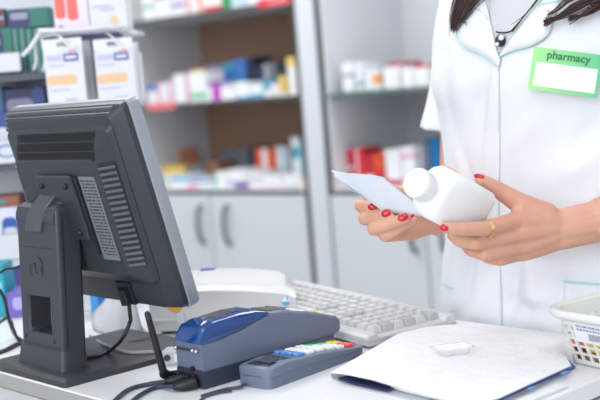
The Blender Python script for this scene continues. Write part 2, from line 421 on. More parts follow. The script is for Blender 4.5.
# type label with print
lab=bmesh.new(); mbox(lab,-.074,-.043,.066,.160,T,T+.0005)
lb=link('type_label',lab,mat('label_grey',(.16,.18,.20),.4),mon); lb['label']='pale printed type label'
bm=bmesh.new(); random.seed(3)
for k in range(24):
    v=.156-k*.0036; w=-.071
    while w<-.047:
        L=random.uniform(.001,.006); mbox(bm,w,min(w+L,-.046),v-.0016,v,T+.0005,T+.0008); w+=L+random.uniform(.0006,.003)
link('print',bm,mat('label_ink',(.035,.04,.045),.5),lb)
bm=bmesh.new(); mbox(bm,-.041,-.037,.072,.160,T,T+.003); link('cable_channel',bm,mat('groove',(.018,.02,.024),.5),mon)
# mounting plate, screws
bm=bmesh.new(); mbox(bm,-.035,.038,.088,.162,T,T+.006); pl=link('mount_plate',bm,M_dark,mon,bevel=.002)
for w in (-.022,.027):
    for v in (.151,.098):
        bm=bmesh.new(); c=mp(w,v,T+.0065); ball(bm,c,.0036,2); link('screw',bm,M_black,pl,smooth=True)
# stand: base plate, column with cable opening, hinge arm
bw=.165
bm=bmesh.new(); 
b0=[(x,y,0) for x,y in rrect(.19,bw,.006,3,.095,bw/2)]; b1=[(x,y,.006) for x,y in rrect(.19,bw,.006,3,.095,bw/2)]; b2=[(x,y,.009) for x,y in rrect(.182,bw-.008,.006,3,.095,bw/2)]
loft(bm,[b0,b1,b2]); ang_smooth(link('base_plate',bm,M_dark2,mon),30)
cy0,cy1=.034,.121       # column extent along the counter
cx0,cx1=.019,.050
def cl(z): return .011*(z/.18)
zt=.186
bm=bmesh.new()
fz=[.0085,.030,.034,.078,zt-.004,zt]; 
def colring(z,g=0,sh=0):
    return [(x+cl(z)+sh,y,z) for x,y in rrect(cx1-cx0+2*g,cy1-cy0+2*g,.008,5,(cx0+cx1)/2,(cy0+cy1)/2)]
# column built round a rectangular opening (a cable pass-through)
o0,o1,oz0,oz1=.056,.104,.046,.086
def colbox(bm,y0,y1,z0,z1):
    vs=[]
    for z in (z0,z1):
        for y in (y0,y1):
            for x in (cx0,cx1): vs.append(bm.verts.new((x+cl(z),y,z)))
    for q_ in ((0,1,3,2),(4,6,7,5),(0,4,5,1),(2,3,7,6),(0,2,6,4),(1,5,7,3)): bm.faces.new([vs[i] for i in q_])
ys=[cy0,o0,o1,cy1]; zs=[.008,oz0,oz1,zt]
grid={}
def gv(x,i,j):
    k=(x,i,j)
    if k not in grid: grid[k]=bm.verts.new(((cx0 if x==0 else cx1)+cl(zs[j]),ys[i],zs[j]))
    return grid[k]
for i in range(3):
    for j in range(3):
        if i==1 and j==1: continue
        bm.faces.new((gv(0,i,j),gv(0,i+1,j),gv(0,i+1,j+1),gv(0,i,j+1)))
        bm.faces.new((gv(1,i,j),gv(1,i,j+1),gv(1,i+1,j+1),gv(1,i+1,j)))
for i in range(3):
    bm.faces.new((gv(0,i,0),gv(1,i,0),gv(1,i+1,0),gv(0,i+1,0))); bm.faces.new((gv(0,i,3),gv(0,i+1,3),gv(1,i+1,3),gv(1,i,3)))
    bm.faces.new((gv(0,0,i),gv(0,0,i+1),gv(1,0,i+1),gv(1,0,i))); bm.faces.new((gv(0,3,i),gv(1,3,i),gv(1,3,i+1),gv(0,3,i+1)))
for e in (((1,1),(2,1)),((1,2),(2,2)),((1,1),(1,2)),((2,1),(2,2))):
    (a,b),(c,d)=e; bm.faces.new((gv(0,a,b),gv(0,c,d),gv(1,c,d),gv(1,a,b)))
colm=link('column',bm,M_dark2,mon,bevel=.004,seg=3); ang_smooth(colm,30)
bm=bmesh.new(); loft(bm,[[(x,y,.0085) for x,y in rrect(.036,.100,.006,4,.034,.08)],[(x+cl(.03),y,.030) for x,y in rrect(.0275,.0935,.006,4,.032,.08)]]); ang_smooth(link('column_foot',bm,M_dark2,mon),30)
# raised face plate joint lines and side seam
bm=bmesh.new(); bx(bm,cx0-.0004+cl(.145),cx0+.002+cl(.145),cy0+.006,cy1-.004,.1405,.1415); link('seam',bm,M_black,mon)
bm=bmesh.new(); bx(bm,cx0+cl(.033)-.0004,cx0+cl(.033)+.002,cy0+.004,cy1-.004,.0325,.0335)
link('seam',bm,M_black,mon)
bm=bmesh.new(); loft(bm,[[(cx0+.007+cl(z)+dx,cy0+dy,z) for dx,dy in ((0,-.0004),(.001,-.0004),(.001,.002),(0,.002))] for z in (.034,.178)]); link('side_seam',bm,M_black,mon)
for y in (.050,.112):
    bm=bmesh.new(); ball(bm,(cx0+cl(.04)-.0001,y,.040),.0028,2,(.35,1,1)); link('screw',bm,M_black,mon,smooth=True)
# embossed round emblem with the letters LG
emb=bmesh.new(); cyy,czz,rr=.080,.118,.0135
xx=cx0+cl(czz)-.0003
pts=[(xx,cyy+rr*math.cos(a),czz+rr*math.sin(a)) for a in [math.radians(100+ i*12) for i in range(24)]]
tube(emb,pts,.0006,n=6,sm=0)
tube(emb,[(xx,cyy+.003,czz+.006),(xx,cyy+.003,czz-.005),(xx,cyy-.002,czz-.005)],.0007,n=6,sm=0)
tube(emb,[(xx,cyy-.006,czz+.001),(xx,cyy-.010,czz+.001),(xx,cyy-.011,czz-.004)],.0006,n=6,sm=0)
link('embossed_emblem',emb,mat('emboss',(.018,.021,.026),.4),mon,smooth=True)
# hinge cap and arm
hx=cx0+cl(zt)
bm=bmesh.new()
arm=[(hx+.004,zt-.012),(hx+.002,zt-.004),(hx+.006,zt+.004)]
e0=mp(.0,.122,T+.005); 
P=[Vector((hx+.000,0,zt-.028)),Vector((hx+.002,0,zt-.010)),Vector((hx+.010,0,zt+.004)),Vector((hx+.026,0,zt+.018)),Vector((e0.x,0,e0.z+.004))]
Q=catmull(P,6); rings=[]
for i,p in enumerate(Q):
    t=(Q[min(i+1,len(Q)-1)]-Q[max(i-1,0)]).normalized(); nn=Vector((t.z,0,-t.x)); th=.0045+.002*i/len(Q); k=i/(len(Q)-1)
    sh=-.026*k; y0=.064+sh; y1=.098+sh
    rings.append([p-nn*th+Vector((0,y0,0)),p+nn*th+Vector((0,y0,0)),p+nn*th+Vector((0,y1,0)),p-nn*th+Vector((0,y1,0))])
loft(bm,rings); ang_smooth(link('hinge_arm',bm,mat('arm_grey',(.060,.067,.078),.38),mon,bevel=.0015),50)
bm=bmesh.new(); tube(bm,[(hx+.012,cy0+.003,zt-.012),(hx+.012,cy1-.003,zt-.012)],.0150,n=24,sm=0); ang_smooth(link('hinge_barrel',bm,M_dark2,mon,bevel=.001),40)
# connector plug and its cable under the panel
bm=bmesh.new(); mbox(bm,-.052,-.024,.006,.032,.0186,.024); link('port_recess',bm,M_black,mon,bevel=.001)
bm=bmesh.new(); mbox(bm,-.048,-.036,.007,.026,.0195,.031); mbox(bm,-.033,-.029,.004,.026,.0195,.028); link('cable_plug',bm,M_black,mon,bevel=.002)
pc=mp(-.042,.008,.025)
inv=(Matrix.Translation(MR)@Matrix.Rotation(R42,4,'Z')).inverted()
L=lambda v:inv@v
P=[pc+Vector((0,0,.006)),pc+Vector((0,0,-.012)),L(PY(130,322,1.245)),L(PY(122,339,1.245)),L(PZ(109,351,.9120)),L(PZ(97,356,.9115)),L(PZ(87,358,.9115))]
tubo('signal_cable',P,.0022,M_black,mon)
# ------------------------------------------------------------------ receipt printer (cream, low, arched top)
pr=empty('receipt_printer',(-.197,1.405,.9),math.radians(-12),'cream office printer with arched lid, orange sticker and blue drop logo behind the terminal','printer')
cream=mat('cream_plastic',(.64,.65,.655),.35); cream2=mat('cream_plastic_low',(.60,.61,.59),.45)
LX=.186
def ptop(x,y):
    k=x/LX; zf=.050+.008*math.sin(PI*min(1,k*.9+.12))-.002*k
    if y<.012: return zf-.004*((.012-y)/.012)**2
    if y<.03: return zf+.001
    r=min(1,(y-.03)/.05); hump=.0055*math.sin(r*PI/2)*(1-1.6*max(0,(k-.15)/.85)**2)
    back=max(0,(y-.10)/.05); return zf+.001+hump-.014*back**2
bm=bmesh.new(); rings=[]; NX=18
for y in [0,.003,.007,.012,.02,.028,.032,.038,.048,.06,.075,.09,.11,.12,.13,.14,.15,.155]:
    sh=.008*(y/.185); s2=(0 if y<.03 else .012)+.040*(y/.185)
    xs=[sh+(LX-sh-s2)*i/NX for i in range(NX+1)]
    ed=.004
    top=[(x,y,ptop(x,y)-(ed if i in (0,NX) else 0)) for i,x in enumerate(xs)]
    rings.append([(xs[0],y,.018 if y<.03 else .027)]+top+[(xs[-1],y,.018 if y<.03 else .027)])
loft(bm,rings); ang_smooth(link('upper_housing',bm,cream,pr),50)
link('lower_housing',box(.002,.095,.001,.118,.004,.0178),cream2,pr,bevel=.002)
bm=bmesh.new(); bx(bm,-.003,.050,-.003,.02,.0175,.0205); link('ledge',bm,cream,pr,bevel=.001)
bm=bmesh.new(); bx(bm,.036,.046,-.008,.004,.015,.028); link('lid_latch',bm,cream,pr,bevel=.002)
for fx in (.01,.075):
    for fy in (.012,.10): link('foot',box(fx,fx+.012,fy,fy+.012,0,.0045),M_black,pr)
# half-round orange sticker with tiny print
bm=bmesh.new(); pts=[(.0335+.0105*math.cos(a),-.0004,.0405+.0125*math.sin(a)) for a in [PI+PI*i/12 for i in range(13)]]; prism(bm,pts,(0,-.0004,0))
s_=link('sticker',bm,mat('sticker_orange',(.78,.42,.04),.5),pr); s_['label']='half-round orange sticker'
link('print',box(.027,.039,-.0011,-.0008,.037,.0385),M_ink,s_)
# blue and white drop emblem
xL=.174
def drop(x,z,s): 
    out=[]
    for i in range(24):
        a=2*PI*i/24; r=s*(1 if math.sin(a)<0 else 1); yy=math.sin(a); out.append((x+s*math.cos(a)*(1 if yy<0 else (1-yy)**.6),-.0004,z+s*yy*(1 if yy<0 else 1.5)))
    return out
bm=bmesh.new(); prism(bm,drop(xL,.036,.0050),(0,-.0004,0)); e_=link('drop_emblem',bm,mat('emblem_white',(.86,.9,.93),.4),pr)
bm=bmesh.new(); pts=[(xL+.0051*math.cos(a),-.0009,.0362+.0051*math.sin(a)) for a in [PI+PI*i/12 for i in range(13)]]; prism(bm,pts,(0,-.0003,0)); bx(bm,xL+.001,xL+.0023,-.0012,-.0009,.038,.043)
link('blue_half',bm,mat('emblem_blue',(.08,.42,.68),.4),e_)
# illegible model lettering
bm=bmesh.new(); x=.135; random.seed(5)
for wlen in (3,3,3,3):
    for k in range(wlen): bx(bm,x,x+.0011,-.0008,-.0002,.027-(x-.135)*.04,.027-(x-.135)*.04+random.choice((.0016,.0024))); x+=.0018
    x+=.0016
link('lettering',bm,M_ink,pr)
link('top_sticker',box(.040,.058,.095,.108,ptop(.05,.1)-.0008,ptop(.05,.1)+.0010),mat('violet_sticker',(.12,.10,.45),.5),pr)['label']='small violet sticker'
# ------------------------------------------------------------------ card terminal
TB=empty('card_terminal',CF(.672,.911,.9),R42,'blue-grey card payment terminal with translucent blue printer lid','payment terminal')
slate=mat('slate_plastic',(.13,.155,.225),.38,bump=.05,bscale=600); slate_d=mat('slate_dark',(.030,.036,.065),.45)
TW=.043
def interp(tb,x):
    for (a,b),(c,d) in zip(tb,tb[1:]):
        if x<=c: k=(x-a)/(c-a); k=k*k*(3-2*k); return b+(d-b)*k
    return tb[-1][1]
hb_t=[(0,.0475),(.02,.0478),(.05,.0515),(.075,.0575),(.092,.0610),(.11,.0595),(.15,.0500),(.18,.0405),(.192,.0370),(.197,.034)]
hl_t=[(0,.048),(.0025,.0590),(.007,.0640),(.018,.0668),(.055,.0680),(.078,.0665),(.092,.0620)]
def tring(x,zb,zt_,r=.008,inset=0,flare=0):
    w=TW-2*inset; out=[(x,inset,zb),(x,inset-flare,zt_-r)]
    for i in range(1,5):
        a=PI/2*i/4; out.append((x,inset-flare+r-r*math.cos(a),zt_-r+r*math.sin(a)))
    for i in range(0,5):
        a=PI/2-PI/2*i/4; out.append((x,TW-inset+flare-r+r*math.cos(a),zt_-r+r*math.sin(a)))
    out.append((x,TW-inset,zb)); return out
bm=bmesh.new(); xs=[0,.004,.02,.035,.05,.062,.075,.085,.092,.10,.115,.13,.15,.165,.18,.188,.193,.196]
loft(bm,[tring(x,.0185 if x<.19 else .0185+(x-.19)*.5,interp(hb_t,x),r=min(.006,.004+.02*x) ,inset=(0 if x<.175 else .004*((x-.175)/.021)**2),flare=.0005) for x in xs])
body=ang_smooth(link('upper_body',bm,slate,TB),45)
bm=bmesh.new(); loft(bm,[tring(x,0.0,.0183,r=.002,inset=.0012+(0 if x<.165 else .005*((x-.165)/.024)**2)) for x in (.0,.004,.05,.1,.15,.165,.18,.187)])
ang_smooth(link('lower_body',bm,slate,TB),45)
bm=bmesh.new(); loft(bm,[tring(x,.0012,.0195,r=.002,inset=-.0004) for x in (-.001,.004,.05,.066)])
ang_smooth(link('base_cover',bm,slate_d,TB),45)
blue=mat('translucent_blue',(.005,.055,.25),.12,coat=.5,trans=.25,spec=.6)
bm=bmesh.new(); rings=[]
for i in range(19):
    x=.092*(i/18)**1.5; zb=interp(hb_t,x)-.001; zt_=max(interp(hl_t,x),zb+.0022); rings.append(tring(x-.0015,zb,zt_,r=min(.0115,zt_-zb-.0003),inset=-.0008))
loft(bm,rings); ang_smooth(link('printer_lid',bm,blue,TB),60)['label']='glossy translucent blue lid'
bm=bmesh.new(); 
for i in range(0,1):
    pass
x0,x1=.026,.082; prism(bm,[(x0,.010,.0672),(.055,.010,.0687),(x1-.006,.010,.0672),(x1-.006,TW-.010,.0672),(.055,TW-.010,.0687),(x0,TW-.010,.0672)],(0,0,-.004)); link('paper_window',bm,mat('smoked_window',(.02,.02,.03),.08,coat=.5),TB,bevel=.001)
# pins, hinge rod and side marks
bm=bmesh.new(); tube(bm,[(-.003,.004,.0395),(-.003,TW-.004,.0395)],.0012,n=8,sm=0); link('hinge_rod',bm,M_ink,TB,smooth=True)
for y in (.004,.010,TW-.005):
    bm=bmesh.new(); ball(bm,(-.004,y,.0398),.0022,2); link('hinge_pin',bm,mat('steel',(.6,.62,.65),.25,metal=1),TB,smooth=True)
bm=bmesh.new()
for y,z,r in ((.016,.020,.0028),(.024,.012,.003),(.036,.012,.003)):
    tube(bm,[(-.0005,y,z),(-.003,y,z)],r,n=12,sm=0)
bx(bm,-.0035,-.0008,.010,.018,.008,.015)
link('socket',bm,M_black,TB)
# display, violet strip and keys on the sloping top
def onT(bm,xa,xb,ya,yb,h0,t):
    za,zb=interp(hb_t,xa)+h0,interp(hb_t,xb)+h0
    P=[(xa,ya,za),(xb,ya,zb),(xb,yb,zb),(xa,yb,za)]; prism(bm,P,(0,0,t))
bm=bmesh.new(); onT(bm,.096,.122,.008,TW-.008,.0,.0012); link('display',bm,mat('lcd_olive',(.16,.17,.10),.15),TB)
bm=bmesh.new(); onT(bm,.118,.150,TW-.008,TW-.006,.0,.0015); link('violet_strip',bm,mat('violet',(.22,.14,.55),.4),TB)
kcols=dict(w=(.8,.82,.84),b=(.10,.26,.62),g=(.04,.60,.22),y=(.88,.68,.04),r=(.85,.12,.10))
def kmat(c): return mat('key_'+c,kcols[c],.4)
for i in range(4):
    for j in range(3):
        x=.128+i*.0125; c='w' if i<3 else 'yrr'[j]
        bm=bmesh.new(); onT(bm,x,x+.009,.008+j*.011,.008+j*.011+.008,-.0008,.0025 if i==3 else .0019); link('key',bm,kmat(c),TB,bevel=.0006)
# ------------------------------------------------------------------ pin pad
PA=math.radians(90-42)
PP=empty('pin_pad',PZ(270,390.5,.9),PA,'small blue-grey PIN pad with white, blue and coloured keys before the terminal','PIN pad')
PLn,PWd=.160,.045
ht=[(0,.0205),(.03,.0225),(.08,.0190),(.13,.0130),(.153,.0100),(.16,.0085)]
def pring(x,k0,k1,fl=0):
    h_=interp(ht,x); ins=0
    if x<.008: ins=.008*(1-math.sqrt(1-((.008-x)/.008)**2))
    if x>.14: ins=.012*((x-.14)/.02)**2.2
    zb=.0+(0 if x<.10 else .004*((x-.10)/.06)**1.5)
    z0,z1=zb+(h_-zb)*k0,zb+(h_-zb)*k1
    r=.003
    return [(x,ins,z0),(x,ins-fl,z1-r),(x,ins+r*.3-fl,z1-r*.3),(x,ins+r,z1),(x,PWd-ins-r,z1),(x,PWd-ins-r*.3+fl,z1-r*.3),(x,PWd-ins+fl,z1-r),(x,PWd-ins,z0)]
xs=[0,.0015,.004,.008,.03,.055,.08,.10,.12,.14,.148,.154,.158,.16]
bm=bmesh.new(); loft(bm,[pring(x,.55,1,.0006) for x in xs]); ang_smooth(link('upper_shell',bm,mat('slate_plastic_pad',(.14,.17,.24),.38,bump=.05,bscale=600),PP),45)
bm=bmesh.new(); loft(bm,[[(p[0],p[1],p[2]) for p in pring(x,0,.62)] for x in xs]); ang_smooth(link('lower_shell',bm,slate,PP),45)
def onP(bm,xa,xb,ya,yb,h0,t):
    prism(bm,[(xa,ya,interp(ht,xa)+h0),(xb,ya,interp(ht,xb)+h0),(xb,yb,interp(ht,xb)+h0),(xa,yb,interp(ht,xa)+h0)],(0,0,t))
bm=bmesh.new(); onP(bm,.008,.042,.007,PWd-.007,-.001,.0016); d_=link('display_window',bm,mat('pad_window',(.025,.03,.045),.12),PP,bevel=.0006)
bm=bmesh.new(); onP(bm,.016,.036,.012,PWd-.012,.0005,.0005); link('lcd',bm,mat('pad_lcd',(.06,.075,.09),.1),d_)
rows=['bb.bb','wwwww','wwwww','wwwww','wwwwg','r.r.y']
rows=['bbbb','wwww','wwww','wwwg','wwwg','rr.y']
for i,rw in enumerate(rows):
    for j,c in enumerate(rw):
        if c=='.': continue
        x=.050+i*.0160; y=.006+j*.0086
        wdt=.0072
        if rw=='rr.y' and j==1: continue
        if rw=='rr.y' and c=='r': wdt=.0145
        if rw=='rr.y' and c=='y': y=.0235; wdt=.0145
        bm=bmesh.new(); onP(bm,x,x+.0115,y,y+wdt,-.0008,.0042); link('key',bm,kmat(c),PP,bevel=.0014)
# clear-ended coil lead of the pad
tubo('lead',[(-.004,.030,.004),(-.012,.030,.003),(-.025,.040,.0025),(-.05,.045,.002)],.0018,mat('lead_dark',(.05,.06,.09),.4),PP)
# ------------------------------------------------------------------ keyboard
KA=math.radians(90+30)   # long axis direction angle (left and away)
kd=Vector((math.cos(KA),math.sin(KA),0)); ke=Vector((math.sin(KA),-math.cos(KA),0))   # ke: short axis, right and away
K0=PZ(367,349.5,.9)
kroot=empty('keyboard',K0,KA-PI,'cream desktop keyboard with pale grey keys beyond the terminal','keyboard')
# local x = -long axis, so keyboard runs from x=-LK to 0 ; local y = short axis away
LK,DK=.36,.125
# local frame: x axis = (cos(KA-PI)) = -kd, y axis = rot90 = (-sin, cos)
def kz(y): return .016+.010*(y/DK)
bm=bmesh.new(); sec=[(0,.003),(0,.012),(.004,.0150),(.014,.0155),(.018,.0115),(DK-.016,.0135),(DK-.012,.0190),(DK-.003,.019),(DK,.016),(DK,.003)]
S=1
rings=[[(x,y,z) for y,z in sec] for x in (-LK,-LK+.002,-.002,0)]
for r_ in (rings[0],rings[-1]):
    for i,(x,y,z) in enumerate(r_): r_[i]=(x,min(max(y,.001),DK-.001),z-.0012)
loft(bm,rings); kc=ang_smooth(link('case',bm,mat('keyboard_cream',(.56,.57,.58),.45),kroot,bevel=.0008),30)
bm=bmesh.new(); bx(bm,-LK-.0003,.0003,-.0003,DK+.0003,.0075,.0082); link('case_seam',bm,M_grey,kc)
for x in (-.035,-LK+.015): link('foot',box(x,x+.02,.004,.014,0,.0035),M_grey,kroot)
key_m=mat('key_cream',(.57,.58,.58),.5); key_g=mat('key_greyish',(.45,.46,.48),.5)
proto={}
kw=.0178
for r in range(6):
    y0=.0195+r*.0152+(.003 if r==5 else 0)
    widths=[1]*16
    if r==0: widths=[1.3,1.2,5.8,1.2,1.3,1,1,1,1.2,1]
    x=-.012
    n=0
    for wk in (widths[::-1] if r==0 else [1]*11+[1.5]+[1]*6)[:18]:
        if x-wk*kw<-LK+.01: break
        a,b=x-wk*kw+.0008,x-.0008
        z0=.0115+(.002)*((y0)/(DK-.02))
        bm=bmesh.new()
        wd=b-a; dp=.0142
        loft(bm,[[(sx*(wd/2-i_),sy*(dp/2-i_*.8)+o_,zz) for sx,sy in ((-1,-1),(1,-1),(1,1),(-1,1))] for i_,o_,zz in ((0,0,-.004),(.0004,0,0),(.0024,.0008,.0062),(.0030,.0008,.0066))])
        o=link('key',bm,key_g if (r in (1,2) and n in (4,7,11)) or (n==0 and r%2) else key_m,kroot,bevel=.0005,seg=1); o.location=((a+b)/2,y0+dp/2-.002,z0+.001)
        x-=wk*kw; n+=1
        if n in (4,) and r!=0: x-=.006
        if n==7 and r!=0: x-=.006
# ------------------------------------------------------------------ papers / open folder
fold=empty('open_folder',PZ(440,365,.9),R42,'open paper folder with blue cover edge and printed sheets on the counter','folder')
finv=(Matrix.Translation(fold.location)@Matrix.Rotation(R42,4,'Z')).inverted()
def quadprism(pix,z0,z1,lift=None):
    bm=bmesh.new(); P=[finv@PZ(x,y,z0) for x,y in pix]; prism(bm,P,(0,0,z1-z0)); return bm
def sheetmat():
    m=bpy.data.materials.new('printed_sheet'); m.use_nodes=True; nt=m.node_tree; p=nt.nodes['Principled BSDF']; p.inputs['Roughness'].default_value=.7
    tc=nt.nodes.new('ShaderNodeTexCoord'); sp=nt.nodes.new('ShaderNodeSeparateXYZ'); nt.links.new(tc.outputs['Object'],sp.inputs[0])
    wv=nt.nodes.new('ShaderNodeMath'); wv.operation='SINE'; ml=nt.nodes.new('ShaderNodeMath'); ml.operation='MULTIPLY'; ml.inputs[1].default_value=900
    nt.links.new(sp.outputs['Y'],ml.inputs[0]); nt.links.new(ml.outputs[0],wv.inputs[0])
    g=nt.nodes.new('ShaderNodeMath'); g.operation='GREATER_THAN'; g.inputs[1].default_value=.35; nt.links.new(wv.outputs[0],g.inputs[0])
    mp_=nt.nodes.new('ShaderNodeMapping'); mp_.inputs['Scale'].default_value=(60,25,1); nt.links.new(tc.outputs['Object'],mp_.inputs['Vector'])
    nz=nt.nodes.new('ShaderNodeTexNoise'); nz.inputs['Scale'].default_value=1.2; nz.inputs['Detail'].default_value=4; nt.links.new(mp_.outputs[0],nz.inputs['Vector'])
    g2=nt.nodes.new('ShaderNodeMath'); g2.operation='GREATER_THAN'; g2.inputs[1].default_value=.53; nt.links.new(nz.outputs['Fac'],g2.inputs[0])
    m1=nt.nodes.new('ShaderNodeMath'); m1.operation='MULTIPLY'; nt.links.new(g.outputs[0],m1.inputs[0]); nt.links.new(g2.outputs[0],m1.inputs[1])
    m2=nt.nodes.new('ShaderNodeMath'); m2.operation='MULTIPLY'; m2.inputs[1].default_value=.2; nt.links.new(m1.outputs[0],m2.inputs[0])
    x=nt.nodes.new('ShaderNodeMix'); x.data_type='RGBA'; x.inputs[6].default_value=(.78,.79,.82,1); x.inputs[7].default_value=(.35,.38,.5,1); nt.links.new(m2.outputs[0],x.inputs[0]); nt.links.new(x.outputs[2],p.inputs['Base Color'])
    return m
sheet=sheetmat()
navy=mat('folder_blue',(.03,.10,.42),.4)
link('back_cover',quadprism([(330,380),(350,389),(400,401),(440,411),(500,402.5),(573,368.5),(553,341),(438,331),(420,334)],.9004,.9012),paper,fold)
link('blue_cover',quadprism([(430,405),(438,345),(550,341.5),(575.5,367.6),(500,401),(455,413)],.9013,.9024),navy,fold)
link('page_stack',quadprism([(362,378),(438,330),(463,326),(552,340),(569,367),(498,398.5),(460,406),(400,391)],.9026,.9062),paper,fold,bevel=.0005)
link('blue_lining',quadprism([(338,379.5),(352,384),(372,388.5),(386,391.5),(392,391),(390,388),(372,382),(350,377)],.9026,.9046),mat('lining_navy',(.012,.02,.10),.5),fold)
# top leaf: a surface that rises over a rolled fold on the left
def leaf(name,z,shift,m,drop=.0):
    bm=bmesh.new()
    # rows go from the front (near) edge to the far edge
    nearE=[(331,373),(345,374.5),(372,380),(400,388),(432,397),(468,406),(498,399)]
    farE=[(407,329),(420,328),(437,326),(450,325),(480,327),(556,338),(571,366)]
    G=[]
    for k in range(9):
        t=k/8; row=[]
        for i,(a,b) in enumerate(zip(nearE,farE)):
            x=a[0]+(b[0]-a[0])*t+shift[0]; y=a[1]+(b[1]-a[1])*t+shift[1]
            zz=z+(.004 if i in (1,2) else .002 if i in (0,3) else 0)*(1-t*.7)
            row.append(finv@PZ(x,y,zz))
        G.append(row)
    V=[[bm.verts.new(p) for p in r] for r in G]
    for a,b in zip(V,V[1:]):
        for i in range(len(a)-1): bm.faces.new((a[i],a[i+1],b[i+1],b[i]))
    ext=bmesh.ops.extrude_face_region(bm,geom=bm.faces[:])
    for v in ext['geom']:
        if isinstance(v,bmesh.types.BMVert): v.co.z+=.0006
    return ang_smooth(link(name,bm,m,fold),40)
leaf('printed_sheet',.9085,(0,0),sheet)
# rolled cover edge: the white outer cover turns under itself with blue inside
spine=[(329,378),(341,384),(372,390),(400,396),(430,404)]
bm=bmesh.new(); rings=[]
e0,e1=finv@PZ(330,379,.9),finv@PZ(436,405,.9)
d0,d1=finv@PZ(407,330,.9),finv@PZ(480,330,.9)
prof=[(.0,.0090),(-.004,.0085),(-.007,.0065),(-.008,.0042),(-.0065,.0022),(-.003,.0012),(.03,.0010)]
dirF=(finv@PZ(430,402,.9)-finv@PZ(345,381,.9)).normalized(); dirD=(finv@PZ(407,329,.9)-finv@PZ(329,376,.9)).normalized()
base0=finv@PZ(336,381,.9)
for k in range(2):
    o0_=base0+dirD*(.0 if k==0 else .14)
    rings.append([o0_+dirF*a+Vector((0,0,z)) for a,z in prof])
V=[[bm.verts.new(p) for p in r] for r in rings]
for i in range(len(prof)-1): bm.faces.new((V[0][i],V[0][i+1],V[1][i+1],V[1][i]))
bmesh.ops.solidify(bm,geom=bm.faces[:],thickness=.0006)
link('folded_cover',bm,paper,fold,smooth=True)
# tabs on the blue edge
bm=bmesh.new(); 
for x,y in ((527,389),(560,373.5)):
    bm=bmesh.new(); c=finv@PZ(x,y,.9065); prism(bm,[c,c+Vector((.008,0,0)),c+Vector((.010,-.004,0)),c+Vector((-.001,-.004,0))],(0,0,.0006)); link('index_tab',bm,mat('tab_blue',(.12,.34,.75),.4),fold)
# small clear blister tray lying on the sheets
ct0=PZ(440,359,.909)
tr=empty('clear_tray',(ct0.x,ct0.y,.9096),math.radians(12),'small clear plastic tray lying on the printed sheets','tray')
clear=mat('clear_plastic',(.93,.95,.96),.12,alpha=.30,spec=.5)
bm=bmesh.new(); r_=[rrect(.034,.022,.004,3,.017,.011)]
loft(bm,[[(x,y,0) for x,y in rrect(.030,.018,.004,3,.018,.012)],[(x,y,.007) for x,y in rrect(.034,.022,.004,3,.018,.012)],[(x,y,.0075) for x,y in rrect(.042,.030,.004,3,.018,.012)],[(x,y,.007) for x,y in rrect(.0335,.0215,.004,3,.018,.012)],[(x,y,.0008) for x,y in rrect(.029,.017,.004,3,.018,.012)]])
link('tray_shell',bm,clear,tr,smooth=True)
# ------------------------------------------------------------------ plastic basket
kb=PZ(567,362,.9)
BA=math.radians(-58)
bk=empty('plastic_basket',kb,BA,'small white slotted plastic basket at the right edge of the counter','basket')
# local x: along the near face to the right (towards the viewer), local y: away
BL,BW,BH=.125,.115,.055
bpl=mat('basket_plastic',(.72,.72,.70),.4)
def bring(z,g=0,r=.016,n=6):
    k=z/BH; fl=.013*k+g; return [(x,y,z) for x,y in rrect(BL+2*fl,BW+2*fl,r+fl,n,BL/2,BW/2)]
def thickring(bm,z0,z1,t=.0022,g=0):
    a,b=bring(z0,g),bring(z1,g); c,d=bring(z1,g-t),bring(z0,g-t)
    loft(bm,[a,b,c,d,a],cap=False)
    bmesh.ops.remove_doubles(bm,verts=bm.verts[:],dist=1e-6)
bm=bmesh.new(); loft(bm,[bring(0),bring(.0022)]); link('basket_floor',bm,bpl,bk)
bm=bmesh.new(); 
for z0,z1 in ((0,.006),(.0115,.0138),(.0195,.0215),(.0270,.0290),(.0345,.0365),(.0415,BH)): thickring(bm,z0,z1)
def perim(z,s):
    R_=[Vector(p) for p in bring(z,-.001)]; n=len(R_); tot=[0]
    for i in range(n): tot.append(tot[-1]+(R_[(i+1)%n]-R_[i]).length)
    d=(s%1)*tot[-1]
    for i in range(n):
        if d<=tot[i+1]: k=(d-tot[i])/max(1e-9,tot[i+1]-tot[i]); return R_[i].lerp(R_[(i+1)%n],k),(R_[(i+1)%n]-R_[i]).normalized()
    return R_[0],Vector((1,0,0))
NV=40
for k in range(NV):
    a,ta=perim(.003,k/NV); b,tb_=perim(.044,k/NV); n_=Vector((ta.y,-ta.x,0))
    q4=[a-ta*.0014-n_*.0011,a+ta*.0014-n_*.0011,a+ta*.0014+n_*.0011,a-ta*.0014+n_*.0011]
    q5=[b-tb_*.0014-n_*.0011,b+tb_*.0014-n_*.0011,b+tb_*.0014+n_*.0011,b-tb_*.0014+n_*.0011]
    loft(bm,[q4,q5])
link('slotted_wall',bm,bpl,bk)
bm=bmesh.new(); rim=[bring(BH-.006,.001),bring(BH-.007,.006),bring(BH-.003,.0085),bring(BH+.001,.007),bring(BH+.002,.003),bring(BH+.0005,-.001),bring(BH-.006,-.0015)]
loft(bm,rim+[rim[0]],cap=False); bmesh.ops.remove_doubles(bm,verts=bm.verts[:],dist=1e-6); link('rim',bm,bpl,bk,smooth=True)
bm=bmesh.new(); k_=.040; 
def bw_(x,z): return Vector((x,-.013*(z/BH)-.0008,z))
prism(bm,[bw_(.022,.026),bw_(.09,.026),bw_(.09,.047),bw_(.022,.047)],(0,-.0004,0)); tg=link('price_label',bm,mat('label_paper',(.74,.75,.80),.5),bk)
bm=bmesh.new(); random.seed(9)
